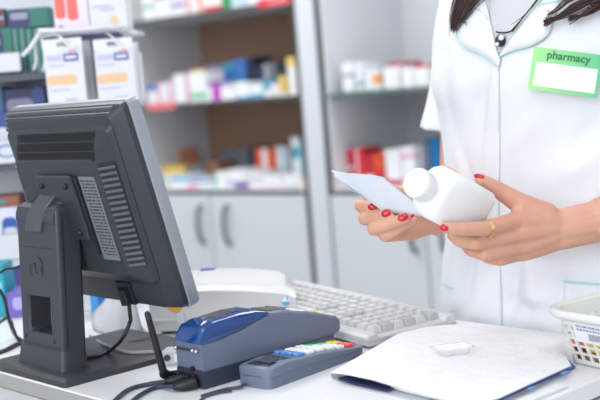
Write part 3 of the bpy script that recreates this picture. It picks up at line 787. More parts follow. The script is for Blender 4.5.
for k in range(2):
    x=.026
    while x<.085:
        l_=random.uniform(.001,.004); z=.0435-k*.0035; prism(bm,[bw_(x,z-.0018)+Vector((0,-.0005,0)),bw_(x+l_,z-.0018)+Vector((0,-.0005,0)),bw_(x+l_,z)+Vector((0,-.0005,0)),bw_(x,z)+Vector((0,-.0005,0))],(0,-.0002,0)); x+=l_+.0012
x=.040
while x<.058:
    prism(bm,[bw_(x,.029)+Vector((0,-.0005,0)),bw_(x+.0006,.029)+Vector((0,-.0005,0)),bw_(x+.0006,.036)+Vector((0,-.0005,0)),bw_(x,.036)+Vector((0,-.0005,0))],(0,-.0002,0)); x+=.0013
link('print',bm,mat('label_print',(.22,.23,.32),.5),tg)
# packets in the basket
def inb(name,x0,x1,y0,y1,z0,z1,m,label,cat='packet'):
    bm=box(-(x1-x0)/2,(x1-x0)/2,-(y1-y0)/2,(y1-y0)/2,0,z1-z0)
    o=link(name,bm,m,None,bevel=.001); o.rotation_euler=(0,0,BA)
    o.location=Matrix.Translation(kb)@Matrix.Rotation(BA,4,'Z')@Vector(((x0+x1)/2,(y0+y1)/2,z0)); tag(o,label,cat)
pkt=[(.004,.020,.004,.07,.0026,.016,hexc(120,60,60),'dull red packet lying lowest in the left corner of the basket'),
 (.004,.020,.004,.07,.0165,.026,hexc(255,120,80),'orange packet in the left corner of the basket'),
 (.004,.020,.004,.07,.0265,.033,hexc(70,170,80),'green packet on top of the orange one in the basket'),
 (.022,.075,.004,.08,.0026,.013,hexc(150,110,90),'tan packet lying under the yellow one in the basket'),
 (.022,.075,.004,.05,.0135,.026,hexc(235,225,80),'yellow packet behind the price label of the basket'),
 (.077,.118,.004,.05,.0026,.022,hexc(225,215,70),'larger yellow packet deeper in the basket')]
for a in pkt: inb('packet',*a[:6],mat('packet_%s'%a[7].split()[0],a[6],.4),a[7])
# ------------------------------------------------------------------ leads, antenna, adaptor on the counter
ant=empty('antenna',PZ(166,379,.9),0,'black stub aerial with hinged foot left of the terminal','antenna')
ai=Vector(ant.location)
a_top=PY(147.5,314,1.135)-ai; a_bot=PY(164,374,1.150)-ai
bm=bmesh.new(); tube(bm,[a_bot,a_bot.lerp(a_top,.4),a_top],lambda t:.0042-.0010*t,n=12,sm=6); ball(bm,a_top,.0032,2); link('rod',bm,M_black,ant,smooth=True)
bm=bmesh.new(); c=Vector((0.001,0,.005)); tube(bm,[c,a_bot],.005,n=12,sm=0); ball(bm,c,.005,2)
link('hinge',bm,M_black,ant,smooth=True)
bm=bmesh.new(); tube(bm,[c,PY(178,373,1.165)-ai,PY(187,369,1.18)-ai],.0035,n=12); link('stem',bm,M_black,ant,smooth=True)
bm=bmesh.new(); tube(bm,[PY(184,371,1.165)-ai,PY(187,370,1.168)-ai],.0034,n=12,sm=0); link('brass_nut',bm,mat('brass',(.6,.38,.12),.3,metal=.9),ant,smooth=True)
def plugcable(name,pts,plug,r,m,label,pr_=.0048):
    o0_=pts[-1]; e=empty(name,(o0_.x,o0_.y,.9),0,label,'cable'); L0=Vector(e.location)
    tubo('lead',[p-L0 for p in pts],r,m,e)
    bm=bmesh.new(); tube(bm,[p-L0 for p in plug],lambda t:pr_*(.55+.45*min(1,t*3)),n=10,sm=4); link('plug',bm,M_black,e,smooth=True)
cab=mat('cable_slate',(.035,.05,.085),.4)
plugcable('power_cable',[PZ(108,407,.9025),PZ(128,390,.9025),PZ(150,384,.9025),PY(166,382,1.145)],[PY(165,382,1.145),PY(178,379,1.145),PY(190,377,1.15)],.0024,cab,'dark blue lead with black plug, upper of the two plugged into the terminal')
plugcable('network_cable',[PZ(122,411,.9025),PZ(140,395,.9025),PZ(158,387,.9025),PY(174,387,1.128)],[PY(173,387,1.128),PY(186,385,1.128),PY(197,382,1.13)],.0022,cab,'dark lead with black plug, lower of the two plugged into the terminal',.0058)
o=tubo('thin_cable',[PZ(196,404,.9018),PZ(205,397,.9018),PZ(218,393,.9018),PZ(232,391,.9018)],.0012,cab); tag(o,'thin dark lead curling on the counter in front of the terminal','cable')
# grey adaptor block
ad=empty('adaptor_block',PZ(172,365,.9),math.radians(-10),'light grey adaptor block between the monitor base and the terminal','adaptor')
link('body',box(-.011,.019,-.002,.022,0,.016),M_grey,ad,bevel=.002)
bm=bmesh.new(); tube(bm,[(-.004,-.0025,.009),(-.004,-.0045,.009)],.0035,n=12,sm=0); link('socket',bm,M_black,ad)
link('latch',box(.004,.015,-.0032,-.002,.004,.013),mat('grey_pale',(.62,.63,.63),.5),ad,bevel=.0005)
gc=mat('cable_grey',(.30,.31,.32),.5)
o=tubo('grey_cable',[PZ(90,336,.9025),PZ(105,345,.9112),PZ(128,352,.9112),PZ(150,352,.9112),PY(162,353,1.275)],.0019,gc); tag(o,'grey lead running behind the monitor base to the adaptor block','cable')
o=tubo('black_cable',[PZ(92,340,.9025),PZ(110,341,.9025),PZ(130,343,.9025),PZ(148,343,.9025),PZ(165,345,.9025)],.0030,M_black); tag(o,'thick black lead lying in front of the cream printer','cable')
bm=bmesh.new(); tube(bm,[PZ(128,345,.905),PZ(140,343,.906),PZ(158,340,.905)],.0055,n=10); o=link('cable_coupler',bm,M_black,None,smooth=True); tag(o,'black cable coupler lying at the foot of the cream printer','coupler')
# loops of lead at the left edge
pts=[[PY(-14,285,1.35),PY(4,270,1.36),PY(14,268,1.37),PY(30,262,1.38)],[PY(-12,275,1.40),PY(3,296,1.40),PY(9,320,1.40),PZ(16,336,.9025),PZ(30,344,.9025)],[PY(-10,330,1.44),PY(8,318,1.42),PY(14,330,1.40),PZ(20,342,.9025),PZ(34,346,.9025)],[PZ(-12,356,.9025),PZ(6,350,.9025),PZ(18,344,.9025),PZ(30,341,.9025)]]
names=['thin dark lead arching behind the stand at the left edge','dark lead drooping onto the counter at the left edge','dark lead looping low beside the stand at the left edge','thick black lead lying on the counter left of the stand']
for P,nm,r in zip(pts,names,(.0014,.0022,.0018,.0030)):
    o=tubo('black_cable',P,r,M_black); tag(o,nm,'cable')
# ------------------------------------------------------------------ curled white label roll behind the stand
cr=empty('curled_paper',PZ(118,334,.9),0,'curled white printed leaflet standing between the monitor and the cream printer','leaflet')
ci=Vector(cr.location); bm=bmesh.new(); G=[]
topc=[(112,283,1.50),(118,283,1.47),(126,283,1.46),(134,283,1.47)]
botc=[(92,312,1.50),(94,334,1.46),(116,343,1.425),(146,337,1.44)]
for k in range(9):
    t=k/8; row=[]
    for a,b in zip(topc,botc):
        tt=t**1.8; x=a[0]+(b[0]-a[0])*tt; y=a[1]+(b[1]-a[1])*t; Y=a[2]+(b[2]-a[2])*t
        p=PY(x,y,Y); p.z=max(p.z,.9012); row.append(p-ci)
    row=catmull(row,4); G.append([bm.verts.new(p) for p in row])
for a,b in zip(G,G[1:]):
    for i in range(len(a)-1): bm.faces.new((a[i],a[i+1],b[i+1],b[i]))
bmesh.ops.solidify(bm,geom=bm.faces[:],thickness=.0008)
link('sheet',bm,sheetmat(),cr,smooth=True)
# ------------------------------------------------------------------ display rack on the far left
YR=1.78
def rk(x,y,Y=YR): return PY(x,y,Y)
rack=empty('display_rack',(-.42,YR,.9),0,'white counter display rack with shelves and wire hooks behind the monitor','display rack')
ro=Vector(rack.location)
rackw=mat('rack_white',(.64,.66,.71),.4); rackd=mat('rack_dark_board',(.10,.105,.13),.6)  # the dark rack shelves are dark boards in their own colour
Xl,Xr=-.80,-.272
bm=bmesh.new(); bx(bm,Xl-ro.x,Xr-ro.x,.17,.185,0,.62); bx(bm,Xr-.006-ro.x,Xr-ro.x,.06,.17,0,.62); bx(bm,Xl-ro.x,Xl+.006-ro.x,.0,.17,0,.62)
link('back_panel',bm,rackw,rack,bevel=.001)
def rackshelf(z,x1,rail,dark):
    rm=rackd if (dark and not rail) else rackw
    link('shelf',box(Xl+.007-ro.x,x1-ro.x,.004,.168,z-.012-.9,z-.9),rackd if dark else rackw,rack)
    link('price_rail',box(Xl+.007-ro.x,x1-ro.x,-.004,.003,z-.9-.012,z-.9+rail),rm,rack,bevel=.001)
def zat(x,y,Y=YR): return PY(x,y,Y).z
XS=PY(22,60,YR).x
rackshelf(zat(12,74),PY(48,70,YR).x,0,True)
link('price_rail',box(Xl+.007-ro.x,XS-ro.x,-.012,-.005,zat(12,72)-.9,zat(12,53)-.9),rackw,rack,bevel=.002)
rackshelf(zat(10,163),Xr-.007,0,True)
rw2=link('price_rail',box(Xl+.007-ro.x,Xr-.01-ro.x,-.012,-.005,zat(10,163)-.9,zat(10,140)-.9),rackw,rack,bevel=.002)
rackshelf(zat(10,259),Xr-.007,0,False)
link('price_rail',box(Xl+.007-ro.x,Xr-.01-ro.x,-.012,-.005,zat(10,259)-.9,zat(10,234)-.9),rackw,rack,bevel=.002)
# blue oval on the middle price rail
bm=bmesh.new(); c=PY(7,151,YR-.013)-ro; tube(bm,[c+Vector((.014*math.cos(2*PI*i/20),0,.009*math.sin(2*PI*i/20))) for i in range(21)],.0012,n=6,sm=0); link('oval_mark',bm,mat('oval_blue',(.10,.18,.45),.4),rw2,smooth=True)
# wire hooks and wire shelf carrying the upper packs
wire=mat('white_wire',(.70,.72,.77),.3)
def wirep(pix,Y,r): 
    return tubo('wire',[ (PY(x,y,Y if not isinstance(Y,list) else Y[i])-ro) for i,(x,y) in enumerate(pix)],r,wire,rack,sm=4,n=8)
wirep([(22,56),(30,48),(38,36),(42,31),(60,30)],[1.72,1.72,1.73,1.73,1.73],.0032)
wirep([(38,31),(75,30),(108,27),(122,31),(136,34)],[1.73,1.73,1.73,1.76,1.80],.0038)
wirep([(34,42),(36,60),(34,70)],1.735,.0022); wirep([(41,36),(45,58),(43,72)],1.735,.0022)
wirep([(50,33),(60,37),(68,45),(76,46)],[1.76,1.72,1.70,1.69],.0016); wirep([(104,31),(112,37),(118,44),(124,45)],[1.76,1.72,1.70,1.69],.0016)
link('wire_shelf_plate',box(PY(44,30,YR).x-ro.x,PY(131,30,YR).x-ro.x,-.03,.165,zat(90,29)-.9-.008,zat(90,29)-.9-.004),rackw,rack)
link('plate_shadow',box(PY(70,34,YR).x-ro.x,PY(120,34,YR).x-ro.x,.0,.03,zat(90,37)-.9-.004,zat(90,33)-.9),mat('plate_shadow_violet',(.16,.15,.30),.5),rack)  # dark violet bar painted in as the shade under the shelf plate
# wire across the lower gap
o_=tubo('wire',[PY(84,312,1.60)-ro,PY(110,308,1.60)-ro,PY(145,302,1.60)-ro],.0016,mat('wire_grey',(.45,.47,.5),.4,metal=.5),rack,sm=2)
# cartons on the rack : pixel rectangles at their own distance
def rbox(x0,x1,y0,y1,Y,dep,m,label,group,decor=None,name='carton',cat='carton',ztop=None,zb=None):
    pa,pb=PY(x0,y1,Y),PY(x1,y1,Y); zb_=pa.z*.5+pb.z*.5 if zb is None else zb; zt_=PY((x0+x1)/2,y0,Y).z
    if zb is None: zb_=PY((x0+x1)/2,y1,Y).z
    w=(pb.x-pa.x); o=link(name,box(-w/2,w/2,0,dep,0,zt_-zb_),m,None,bevel=.0012,seg=2); o.location=((pa.x+pb.x)/2,Y,zb_+.0003)
    tag(o,label,cat,group)
    for k_,(u0,u1,v0,v1,mm,nm) in enumerate(decor or []):
        H=zt_-zb_; of=-.0003-.0005*k_; rd=min(abs(u1-u0)*w,abs(v1-v0)*H)*.35
        pts=[(x,-.0001,z) for x,z in rrect((u1-u0)*w,(v1-v0)*H,rd,4,(-.5+(u0+u1)/2)*w,(v0+v1)/2*H)]
        bm=bmesh.new(); prism(bm,pts,(0,of,0)); link(nm,bm,mm,o)
    return o
navym=mat('box_navy',hexc(38,45,95),.4); greenm=mat('box_green',hexc(35,110,95),.4); pale=mat('print_pale',hexc(150,150,175),.5); bluem=mat('box_blue',hexc(45,70,140),.4); orangem=mat('print_orange',hexc(205,120,80),.5)
z1=zat(12,74)
shelfA='green and navy cartons at the left edge'
rbox(8,50,8,28,1.80,.06,greenm,'green and navy carton lying on top of the stacked boxes, upper left',shelfA,[(0,.55,0,.95,navym,'navy_panel'),(.08,.5,.45,.8,pale,'pale_print')])
rbox(-8,6.5,9,28,1.80,.06,mat('box_maroon',hexc(90,50,75),.4),'maroon carton at the left edge beside the green and navy one',shelfA,[(.1,.9,.4,.6,pale,'pale_print')])
zz_=PY(12,28.5,1.80).z
for x0,x1,nm,dc in ((-12,16,'green carton with navy panel and round grey mark behind the upper price rail',[(0,.66,0,1,navym,'navy_panel'),(.05,.55,.62,.8,pale,'pale_print'),(.55,.98,.3,.5,mat('print_grey',hexc(110,115,125),.5),'round_mark')]),(16.5,23,'upright slim green-grey carton, leftmost of four behind the wire',[(0.1,.4,0,1,mat('sage',hexc(120,150,150),.5),'pale_edge')]),(23.5,30,'upright slim green-grey carton, second of four behind the wire',[(0.1,.4,0,1,mat('sage',hexc(120,150,150),.5),'pale_edge')]),(30.5,37,'upright slim green-grey carton, third of four behind the wire',[(0.1,.4,0,1,mat('sage',hexc(120,150,150),.5),'pale_edge')]),(37.5,46,'upright slim green-grey carton, rightmost of four behind the wire',[(0.1,.4,0,1,mat('sage',hexc(120,150,150),.5),'pale_edge')])):
    rbox(x0,x1,28,73,1.795,.08,greenm,nm,shelfA,dc,zb=z1)
z2=zat(10,163)
shelfB='blue cartons on the rack shelf behind the monitor'
rbox(8,49,87,138,1.84,.07,navym,'navy carton with orange print just above the top left of the monitor',shelfB,[(.05,.7,.65,.85,pale,'pale_print'),(.72,1,.55,.72,orangem,'orange_print'),(.7,1,.72,1,bluem,'blue_panel')],zb=z2)
rbox(-14,7.5,87,138,1.84,.07,mat('box_steelblue',hexc(70,105,150),.4),'steel blue carton at the left edge above the monitor',shelfB,[(.1,.9,.2,.4,bluem,'blue_panel')],zb=z2)
rbox(-12,12,113,139,1.80,.035,bluem,'low blue carton with a white band left of the monitor',shelfB,[(0,.95,.35,.7,mat('print_white',hexc(215,218,230),.5),'white_band')],zb=z2)
z3=zat(10,259)
rbox(-10,19,208,233,1.80,.10,mat('box_whiteblue',hexc(215,220,232),.45),'white and blue carton on the lowest rack shelf left of the stand','cartons low on the rack',[(.45,1,.0,.8,mat('royal',hexc(45,85,170),.4),'blue_panel'),(.5,.95,.4,.6,mat('print_white',hexc(215,218,230),.5),'white_print')],zb=z3)
rbox(22,60,205,233,1.83,.10,mat('box_teal2',hexc(90,140,150),.45),'teal carton on the lowest rack shelf hidden behind the stand','cartons low on the rack',[(.2,.8,.3,.6,mat('print_white',hexc(215,218,230),.5),'white_print')],zb=z3)
rbox(-14,20,196,207,1.82,.05,mat('box_rust',hexc(150,95,75),.5),'flat rust carton lying on the white and blue one','cartons low on the rack',[(.1,.6,.2,.7,mat('box_teal2',hexc(90,140,150),.45),'teal_print')])
# on the counter under the rack
def cbox(x0,x1,y0,y1,m,label,dec=None,dep=.06):
    Y=PZ((x0+x1)/2,y1,.9).y; rbox(x0,x1,y0,y1,Y,dep,m,label,'cartons standing on the counter under the rack',dec,zb=.9)
tealm=mat('box_teal',hexc(30,150,170),.4); violm=mat('box_violet',hexc(85,75,150),.4)
cbox(-14,8,266,318,tealm,'teal carton standing on the counter at the left edge',[(.1,.9,.5,.7,mat('cyan_p',hexc(110,200,215),.4),'pale_print')])
cbox(8.5,40,264,290,violm,'violet carton on the violet stack beside the teal one, upper')
cbox(8.5,62,291,316,mat('box_violet2',hexc(110,95,175),.4),'violet carton with a pale ring on the counter beside the teal one',[(.1,.35,.3,.8,mat('lilac_p',hexc(165,160,215),.4),'ring_print')])
cbox(92,118,287,318,mat('box_blue3',hexc(25,95,180),.4),'bright blue carton on the counter seen under the monitor',[(0,.3,0,1,mat('box_blue4',hexc(60,140,205),.4),'light_blue_panel')],.05)
# hanging plaster packs
packm=mat('pack_white',(.70,.71,.75),.4); plast=mat('plaster_tan',hexc(240,190,150),.5); violp=mat('print_violet',hexc(95,90,165),.5); faint=mat('print_faint',hexc(190,190,215),.5); redp=mat('print_red',hexc(235,120,120),.5)
def pack(x0,x1,y0,y1,Y,label):
    pa,pb=PY(x0,y1,Y),PY(x1,y1,Y); zb_=PY((x0+x1)/2,y1,Y).z; zt_=PY((x0+x1)/2,y0,Y).z; w=pb.x-pa.x; H=zt_-zb_
    e=empty('hanging_pack',((pa.x+pb.x)/2,Y,zb_),0,label,'plaster pack','plaster packs on the wire hooks')
    hb_=H*.83
    link('carton_body',box(-w/2,w/2,0,.035,0,hb_),packm,e,bevel=.001)
    # hang tab with slot
    bm=bmesh.new()
    for a,b,c,d in ((-w/2,-w*.16,hb_,H),(w*.16,w/2,hb_,H),(-w*.16,w*.16,hb_,hb_+H*.05),(-w*.16,w*.16,H-H*.05,H)): bx(bm,a,b,0,.0008,c,d)
    link('hang_tab',bm,mat('tab_clear',(.85,.87,.9),.2,alpha=.75),e)
    for (u0,u1,v0,v1,mm,nm) in ((.02,.80,.40,.57,plast,'plaster_picture'),(.5,.88,.80,.94,violp,'violet_panel'),(.06,.46,.82,.92,faint,'brand_print'),(.08,.5,.72,.75,faint,'print_line'),(.45,.75,.10,.15,faint,'print_line'),(.08,.6,.29,.32,faint,'print_line'),(.65,.85,.96,.985,redp,'red_print'),(.55,.83,.84,.90,mat('print_white',hexc(215,218,230),.5),'white_print')):
        rd=min((u1-u0)*w,(v1-v0)*hb_)*(.45 if nm=='plaster_picture' else .1); off=-.0008 if nm=='white_print' else -.0004
        pts=[(x,off,z) for x,z in rrect((u1-u0)*w,(v1-v0)*hb_,rd,5,(-.5+(u0+u1)/2)*w,(v0+v1)/2*hb_)]
        bm=bmesh.new(); prism(bm,pts,(0,-.0004,0)); link(nm,bm,mm,e)
    return e
pack(49,88,38,107,1.72,'white hanging plaster pack, left of the two above the monitor')
pack(99,138,38,104,1.72,'white hanging plaster pack, right of the two above the monitor')
pack(60,96,41,105,1.775,'white plaster pack hanging half hidden behind the left front pack')
pack(104,143,43,102,1.775,'white plaster pack hanging half hidden behind the right front pack')
zw=zat(90,29)-.004
rbox(55,90,-14,28,1.745,.05,mat('box_pinkwhite',hexc(225,215,228),.45),'pale pink carton with two coral plasters on the wire shelf','cartons on the wire shelf',[(.05,.35,.3,.8,mat('coral',hexc(228,110,100),.5),'coral_print'),(.4,.7,.25,.75,mat('coral',hexc(228,110,100),.5),'coral_print'),(.1,.25,.08,.16,mat('mauve',hexc(190,150,190),.5),'small_print'),(.35,.6,.75,.95,mat('darkslate',hexc(80,90,105),.5),'dark_print')],zb=zw)
rbox(90.5,128,-16,27,1.745,.06,packm,'white carton with a small orange dot on the wire shelf','cartons on the wire shelf',[(.3,.7,.4,.46,faint,'print_line'),(.55,.75,.1,.28,mat('peach',hexc(240,200,160),.5),'orange_dot'),(.1,.6,.5,.53,faint,'print_line')],zb=zw)
# ------------------------------------------------------------------ person
C=Vector((.307,1.385,0)); Ld=Vector((.669,-.743,0)); Fd=Vector((-.743,-.669,0))   # her left, her front
C=C+Vector((.743,.669,0))*.012
def bd(l,f,z): return C+Ld*l+Fd*f+Vector((0,0,z))
def capsule(bm,a,b,ra,rb,n=14):
    a,b=Vector(a),Vector(b); ball(bm,a,ra,2); ball(bm,b,rb,2)
    t=(b-a)
    if t.length<1e-5: return
    t.normalize(); up=t.orthogonal().normalized(); s=t.cross(up)
    loft(bm,[[p+(up*math.cos(2*PI*k/n)+s*math.sin(2*PI*k/n))*r for k in range(n)] for p,r in ((a,ra),(b,rb))])
def chain(bm,P,R):
    for i in range(len(P)-1): capsule(bm,P[i],P[i+1],R[i],R[i+1])
def oval(l,f,z,w,d,n=28,e=2.3):
    out=[]
    for k in range(n):
        a=2*PI*k/n; c_,s_=math.cos(a),math.sin(a)
        out.append(bd(l+w*math.copysign(abs(c_)**(2/e),c_),f+d*math.copysign(abs(s_)**(2/e),s_),z))
    return out
def remesh(bm,voxel,smooth_it,name,m,parent,fac=.5):
    me=bpy.data.meshes.new('tmp'); bm.to_mesh(me); bm.free(); t=bpy.data.objects.new('tmp',me); COL.objects.link(t)
    r=t.modifiers.new('r','REMESH'); r.mode='VOXEL'; r.voxel_size=voxel; r.use_smooth_shade=True
    s=t.modifiers.new('s','SMOOTH'); s.iterations=smooth_it; s.factor=fac
    bpy.context.view_layer.update(); dg=bpy.context.evaluated_depsgraph_get()
    nm=bpy.data.meshes.new_from_object(t.evaluated_get(dg)); bpy.data.objects.remove(t)
    nm.name=name
    nm.materials.clear(); nm.materials.append(m)
    for p in nm.polygons: p.use_smooth=True
    o=bpy.data.objects.new(name,nm); COL.objects.link(o); o.parent=parent; return o
def skinmat():
    m=mat('skin',(.66,.40,.30),.5,bump=.12,bscale=500,sss=.12,spec=.3)
    nt=m.node_tree; p=nt.nodes['Principled BSDF']; tc=nt.nodes.new('ShaderNodeTexCoord'); nz=nt.nodes.new('ShaderNodeTexNoise'); nz.inputs['Scale'].default_value=45
    nt.links.new(tc.outputs['Object'],nz.inputs['Vector']); x=nt.nodes.new('ShaderNodeMix'); x.data_type='RGBA'; x.inputs[6].default_value=(.66,.39,.285,1); x.inputs[7].default_value=(.60,.29,.205,1)
    nt.links.new(nz.outputs['Fac'],x.inputs[0]); nt.links.new(x.outputs[2],p.inputs['Base Color']); return m
skin=skinmat()
per=empty('person',(0,0,0),0,'woman in a white short-sleeved pharmacy coat holding a white bottle and a paper slip','person')
per.location=Vector((C.x,C.y,0)); po=Vector(per.location)
def S_(v): return v-po
bm=bmesh.new()
# torso
tor=[(.62,0,.150,.105),(.80,0,.160,.108),(.92,0,.150,.100),(1.02,0,.128,.088),(1.12,.002,.132,.092),(1.20,.006,.138,.095),(1.27,0,.130,.080),(1.315,-.005,.09,.055),(1.34,-.008,.05,.045)]
loft(bm,[oval(0,f,z,w,d) for z,f,w,d in tor])
chain(bm,[bd(0,-.005,1.31),bd(0,.005,1.39),bd(0,.012,1.43)],[.052,.047,.045])
# head
hc=bd(.0,.02,1.475)
ball(bm,hc,.078,3,(.92,1.12,1.18),Matrix.Rotation(math.atan2(Fd.y,Fd.x)-PI/2,3,'Z'))
capsule(bm,bd(0,.045,1.43),bd(0,.072,1.405),.050,.028)
capsule(bm,bd(0,.098,1.485),bd(0,.112,1.463),.007,.011)      # nose
for s in (-1,1): ball(bm,bd(s*.073,.015,1.47),.017,2,(.6,.6,1.3)); ball(bm,bd(s*.026,.088,1.437),.012,2)
capsule(bm,bd(-.016,.098,1.432),bd(.016,.098,1.432),.007,.007); capsule(bm,bd(-.012,.097,1.423),bd(.012,.097,1.423),.007,.007)
# legs and shoes hidden behind the counter
for s in (-1,1):
    chain(bm,[bd(s*.075,0,.80),bd(s*.072,.005,.46),bd(s*.07,-.005,.09)],[.085,.055,.036]); chain(bm,[bd(s*.07,-.01,.055),bd(s*.075,.12,.04)],[.04,.032])
# left arm (to the right of the picture)
shL=bd(.150,-.005,1.285); elL=Vector((.452,1.262,1.055))
wrA=PY(560,221,1.215); wrB=PY(560,238,1.215); mid=PY(602,220,1.225)
chain(bm,[bd(.09,-.005,1.285),shL+Vector((0,0,-.01)),elL],[.042,.044,.040])
chain(bm,[elL,mid],[.040,.0245]); 
mA,mB=PY(602,214,1.225),PY(602,227,1.225)
chain(bm,[mA,wrA],[.0160,.0135]); chain(bm,[mB,wrB],[.0160,.0135]); chain(bm,[mid,PY(558,229,1.215)],[.0205,.0170])
def hand_l(bm):
    I0=PY(517,221,1.190); M0=PY(519,233,1.190); R0_=PY(521,245,1.196); L0_=PY(522,252.5,1.206)
    w=[PY(556,222,1.213),PY(556,227,1.212),PY(556,233,1.213),PY(557,238,1.216)]
    for a,b,r in zip(w,(I0,M0,R0_,L0_),(.0115,.0115,.0108,.0100)): chain(bm,[a,a.lerp(b,.5),b],[.0135,.0125,r])
    # webbing / palm body
    chain(bm,[PY(552,229,1.225),PY(524,232,1.212)],[.017,.015]); chain(bm,[PY(548,222,1.215),PY(526,214,1.21)],[.015,.011])
    chain(bm,[I0,PY(484,228.5,1.156),PY(462,229,1.141),PY(446,227.5,1.135)],[.0102,.0080,.0071,.0061])
    chain(bm,[M0,PY(476,243,1.163),PY(459,240.5,1.176),PY(452,235,1.194)],[.0102,.0077,.0068,.0060])
    chain(bm,[R0_,PY(485,254.5,1.173),PY(470,250.5,1.190),PY(464,243,1.208)],[.0096,.0073,.0064,.0057])
    chain(bm,[L0_,PY(500,260.5,1.190),PY(487,258.5,1.204),PY(481,252,1.218)],[.0086,.0063,.0056,.0050])
    chain(bm,[PY(546,216,1.212),PY(521,204,1.205),PY(500,191,1.203),PY(481,180,1.198)],[.0150,.0118,.0092,.0070])
    chain(bm,[PY(521,205,1.205),I0],[.0085,.0085])
hand_l(bm)
# right arm (behind) and hand
shR=bd(-.125,-.01,1.285); elR=Vector((.222,1.505,1.06)); wrR=PY(436,219,1.27)
chain(bm,[bd(-.09,-.005,1.285),shR+Vector((0,0,-.01)),elR],[.040,.040,.036]); chain(bm,[elR,elR.lerp(wrR,.45),wrR],[.036,.032,.0195])
w0,w1=PY(433,213,1.268),PY(432,222,1.262)
I0=PY(397,209,1.262); M0=PY(399,217,1.256); R0_=PY(402,226,1.248); L0_=PY(408,232,1.240)
for a,b in ((w0,I0),(w0.lerp(w1,.5),M0),(w1,R0_),(w1,L0_)): chain(bm,[a,b],[.0135,.0105])
chain(bm,[PY(425,217,1.258),PY(404,222,1.25)],[.017,.013])
chain(bm,[I0,PY(366,203.5,1.246),PY(360.5,205.5,1.224),PY(375,207.5,1.205)],[.0100,.0080,.0073,.0063])
chain(bm,[M0,PY(370,217,1.240),PY(364.5,219,1.214),PY(388,214.5,1.190)],[.0100,.0080,.0073,.0063])
chain(bm,[R0_,PY(382,227,1.225),PY(373.5,229,1.200),PY(405,219,1.177)],[.0098,.0079,.0074,.0062])
chain(bm,[L0_,PY(394,235,1.222),PY(384.5,236,1.200),PY(412.5,220,1.186)],[.0094,.0074,.0068,.0056])
chain(bm,[PY(426,208,1.262),PY(405,198,1.245),PY(390,193,1.232),PY(376,190,1.226)],[.0130,.0105,.0088,.0070])
for v in bm.verts: v.co-=po
body=remesh(bm,.0016,6,'body',skin,per); body['label']='bare skin of arms, hands, neck and face'
# red nails
nailm=mat('nail_red',(.52,.005,.024),.2,coat=.35)
nb=[v.co for v in body.data.vertices]
bodyt=BVHTree.FromPolygons([v+po for v in nb],[tuple(p.vertices) for p in body.data.polygons])
def nail(px,py,dirx,diry,L,Wd,zr=.6):
    """nail pressed on the finger seen at px,py; dir is its long direction in the picture"""
    d=ray(px,py).normalized(); hit=bodyt.ray_cast(CAM,d)
    if hit[0] is None: print('nail miss',px,py); return
    p,n=hit[0],hit[1]
    n=(n*.6-d*.4).normalized()
    ax=(Rv*dirx-Uv*diry); ax=(ax-n*ax.dot(n)).normalized(); s=n.cross(ax)
    rot=Matrix((ax,s,n)).transposed()
    bm=bmesh.new(); ball(bm,(0,0,0),1,3)
    for v in bm.verts:
        x,y,z=v.co; v.co=Vector((x*L/2,(abs(y)**.85)*math.copysign(1,y)*Wd/2,z*.0012-.0016*y*y-.0006*x*x))
    for v in bm.verts: v.co=rot@v.co+p+n*.0003-po
    o=link('fingernail',bm,nailm,per,smooth=True); o['label']='red varnished fingernail'
nail(372.5,207,1,.15,.0105,.0078); nail(386,213,1,-.15,.0105,.0085); nail(403,217,1,-.3,.0115,.0090); nail(411,216.5,.6,-.75,.0085,.0055)
nail(444,228,-1,-.3,.0088,.0070); nail(479,176,-1,-.45,.0115,.0062)
# ring
rc=PY(486.5,228.5,1.160); ax=(PY(470,229.5,1.147)-PY(500,226,1.172)).normalized(); up=ax.orthogonal().normalized(); s=ax.cross(up)
bm=bmesh.new(); tube(bm,[S_(rc+(up*math.cos(2*PI*k/28)+s*math.sin(2*PI*k/28))*.0090) for k in range(29)],.0005,n=6,sm=0,cap=False)
tube(bm,[S_(rc-ax*.0022+(up*math.cos(2*PI*k/28)+s*math.sin(2*PI*k/28))*.0090) for k in range(29)],.0005,n=6,sm=0,cap=False)
link('finger_ring',bm,mat('gold',(.85,.55,.22),.22,metal=1),per,smooth=True)
# eyes
for s in (-1,1):
    bm=bmesh.new(); ball(bm,S_(bd(s*.029,.083,1.48)),.011,2); link('eye',bm,white_pl,per,smooth=True)
    bm=bmesh.new(); ball(bm,S_(bd(s*.029,.0915,1.48)),.0045,2); link('iris',bm,M_ink,per,smooth=True)
# coat
bm=bmesh.new()
coat_r=[(.56,.004,.198,.128),(.70,.003,.196,.126),(.80,.002,.190,.122),(.90,.002,.168,.117),(.98,.003,.154,.110),(1.05,.005,.142,.106),(1.12,.008,.140,.110),(1.18,.012,.143,.116),(1.23,.010,.143,.112),(1.27,.006,.142,.100),(1.30,0,.138,.085),(1.325,-.003,.112,.066),(1.345,-.006,.072,.056),(1.355,-.006,.062,.052)]
loft(bm,[oval(0,f,z,w,d,36,2.25) for z,f,w,d in coat_r])
def sleeve(bm,sh,hem,r0_,r1_,inner):
    chain(bm,[inner,sh],[r0_-.001,r0_+.001])
    t=(hem-sh).normalized(); up=t.orthogonal().normalized(); s=t.cross(up)
    rings=[]
    for k in range(9):
        q_=k/8; r=r0_+(r1_-r0_)*q_**2.4; rings.append([sh.lerp(hem,q_)+(up*math.cos(2*PI*j/24)+s*math.sin(2*PI*j/24))*r*(1+.05*math.sin(3*2*PI*j/24+1)*q_) for j in range(24)])
    loft(bm,rings)
sleeve(bm,bd(-.117,-.01,1.295),Vector((.226,1.497,1.118)),.046,.066,bd(-.09,-.005,1.290))
sleeve(bm,shL,Vector((.447,1.268,1.135)),.057,.062,bd(.09,-.005,1.295))
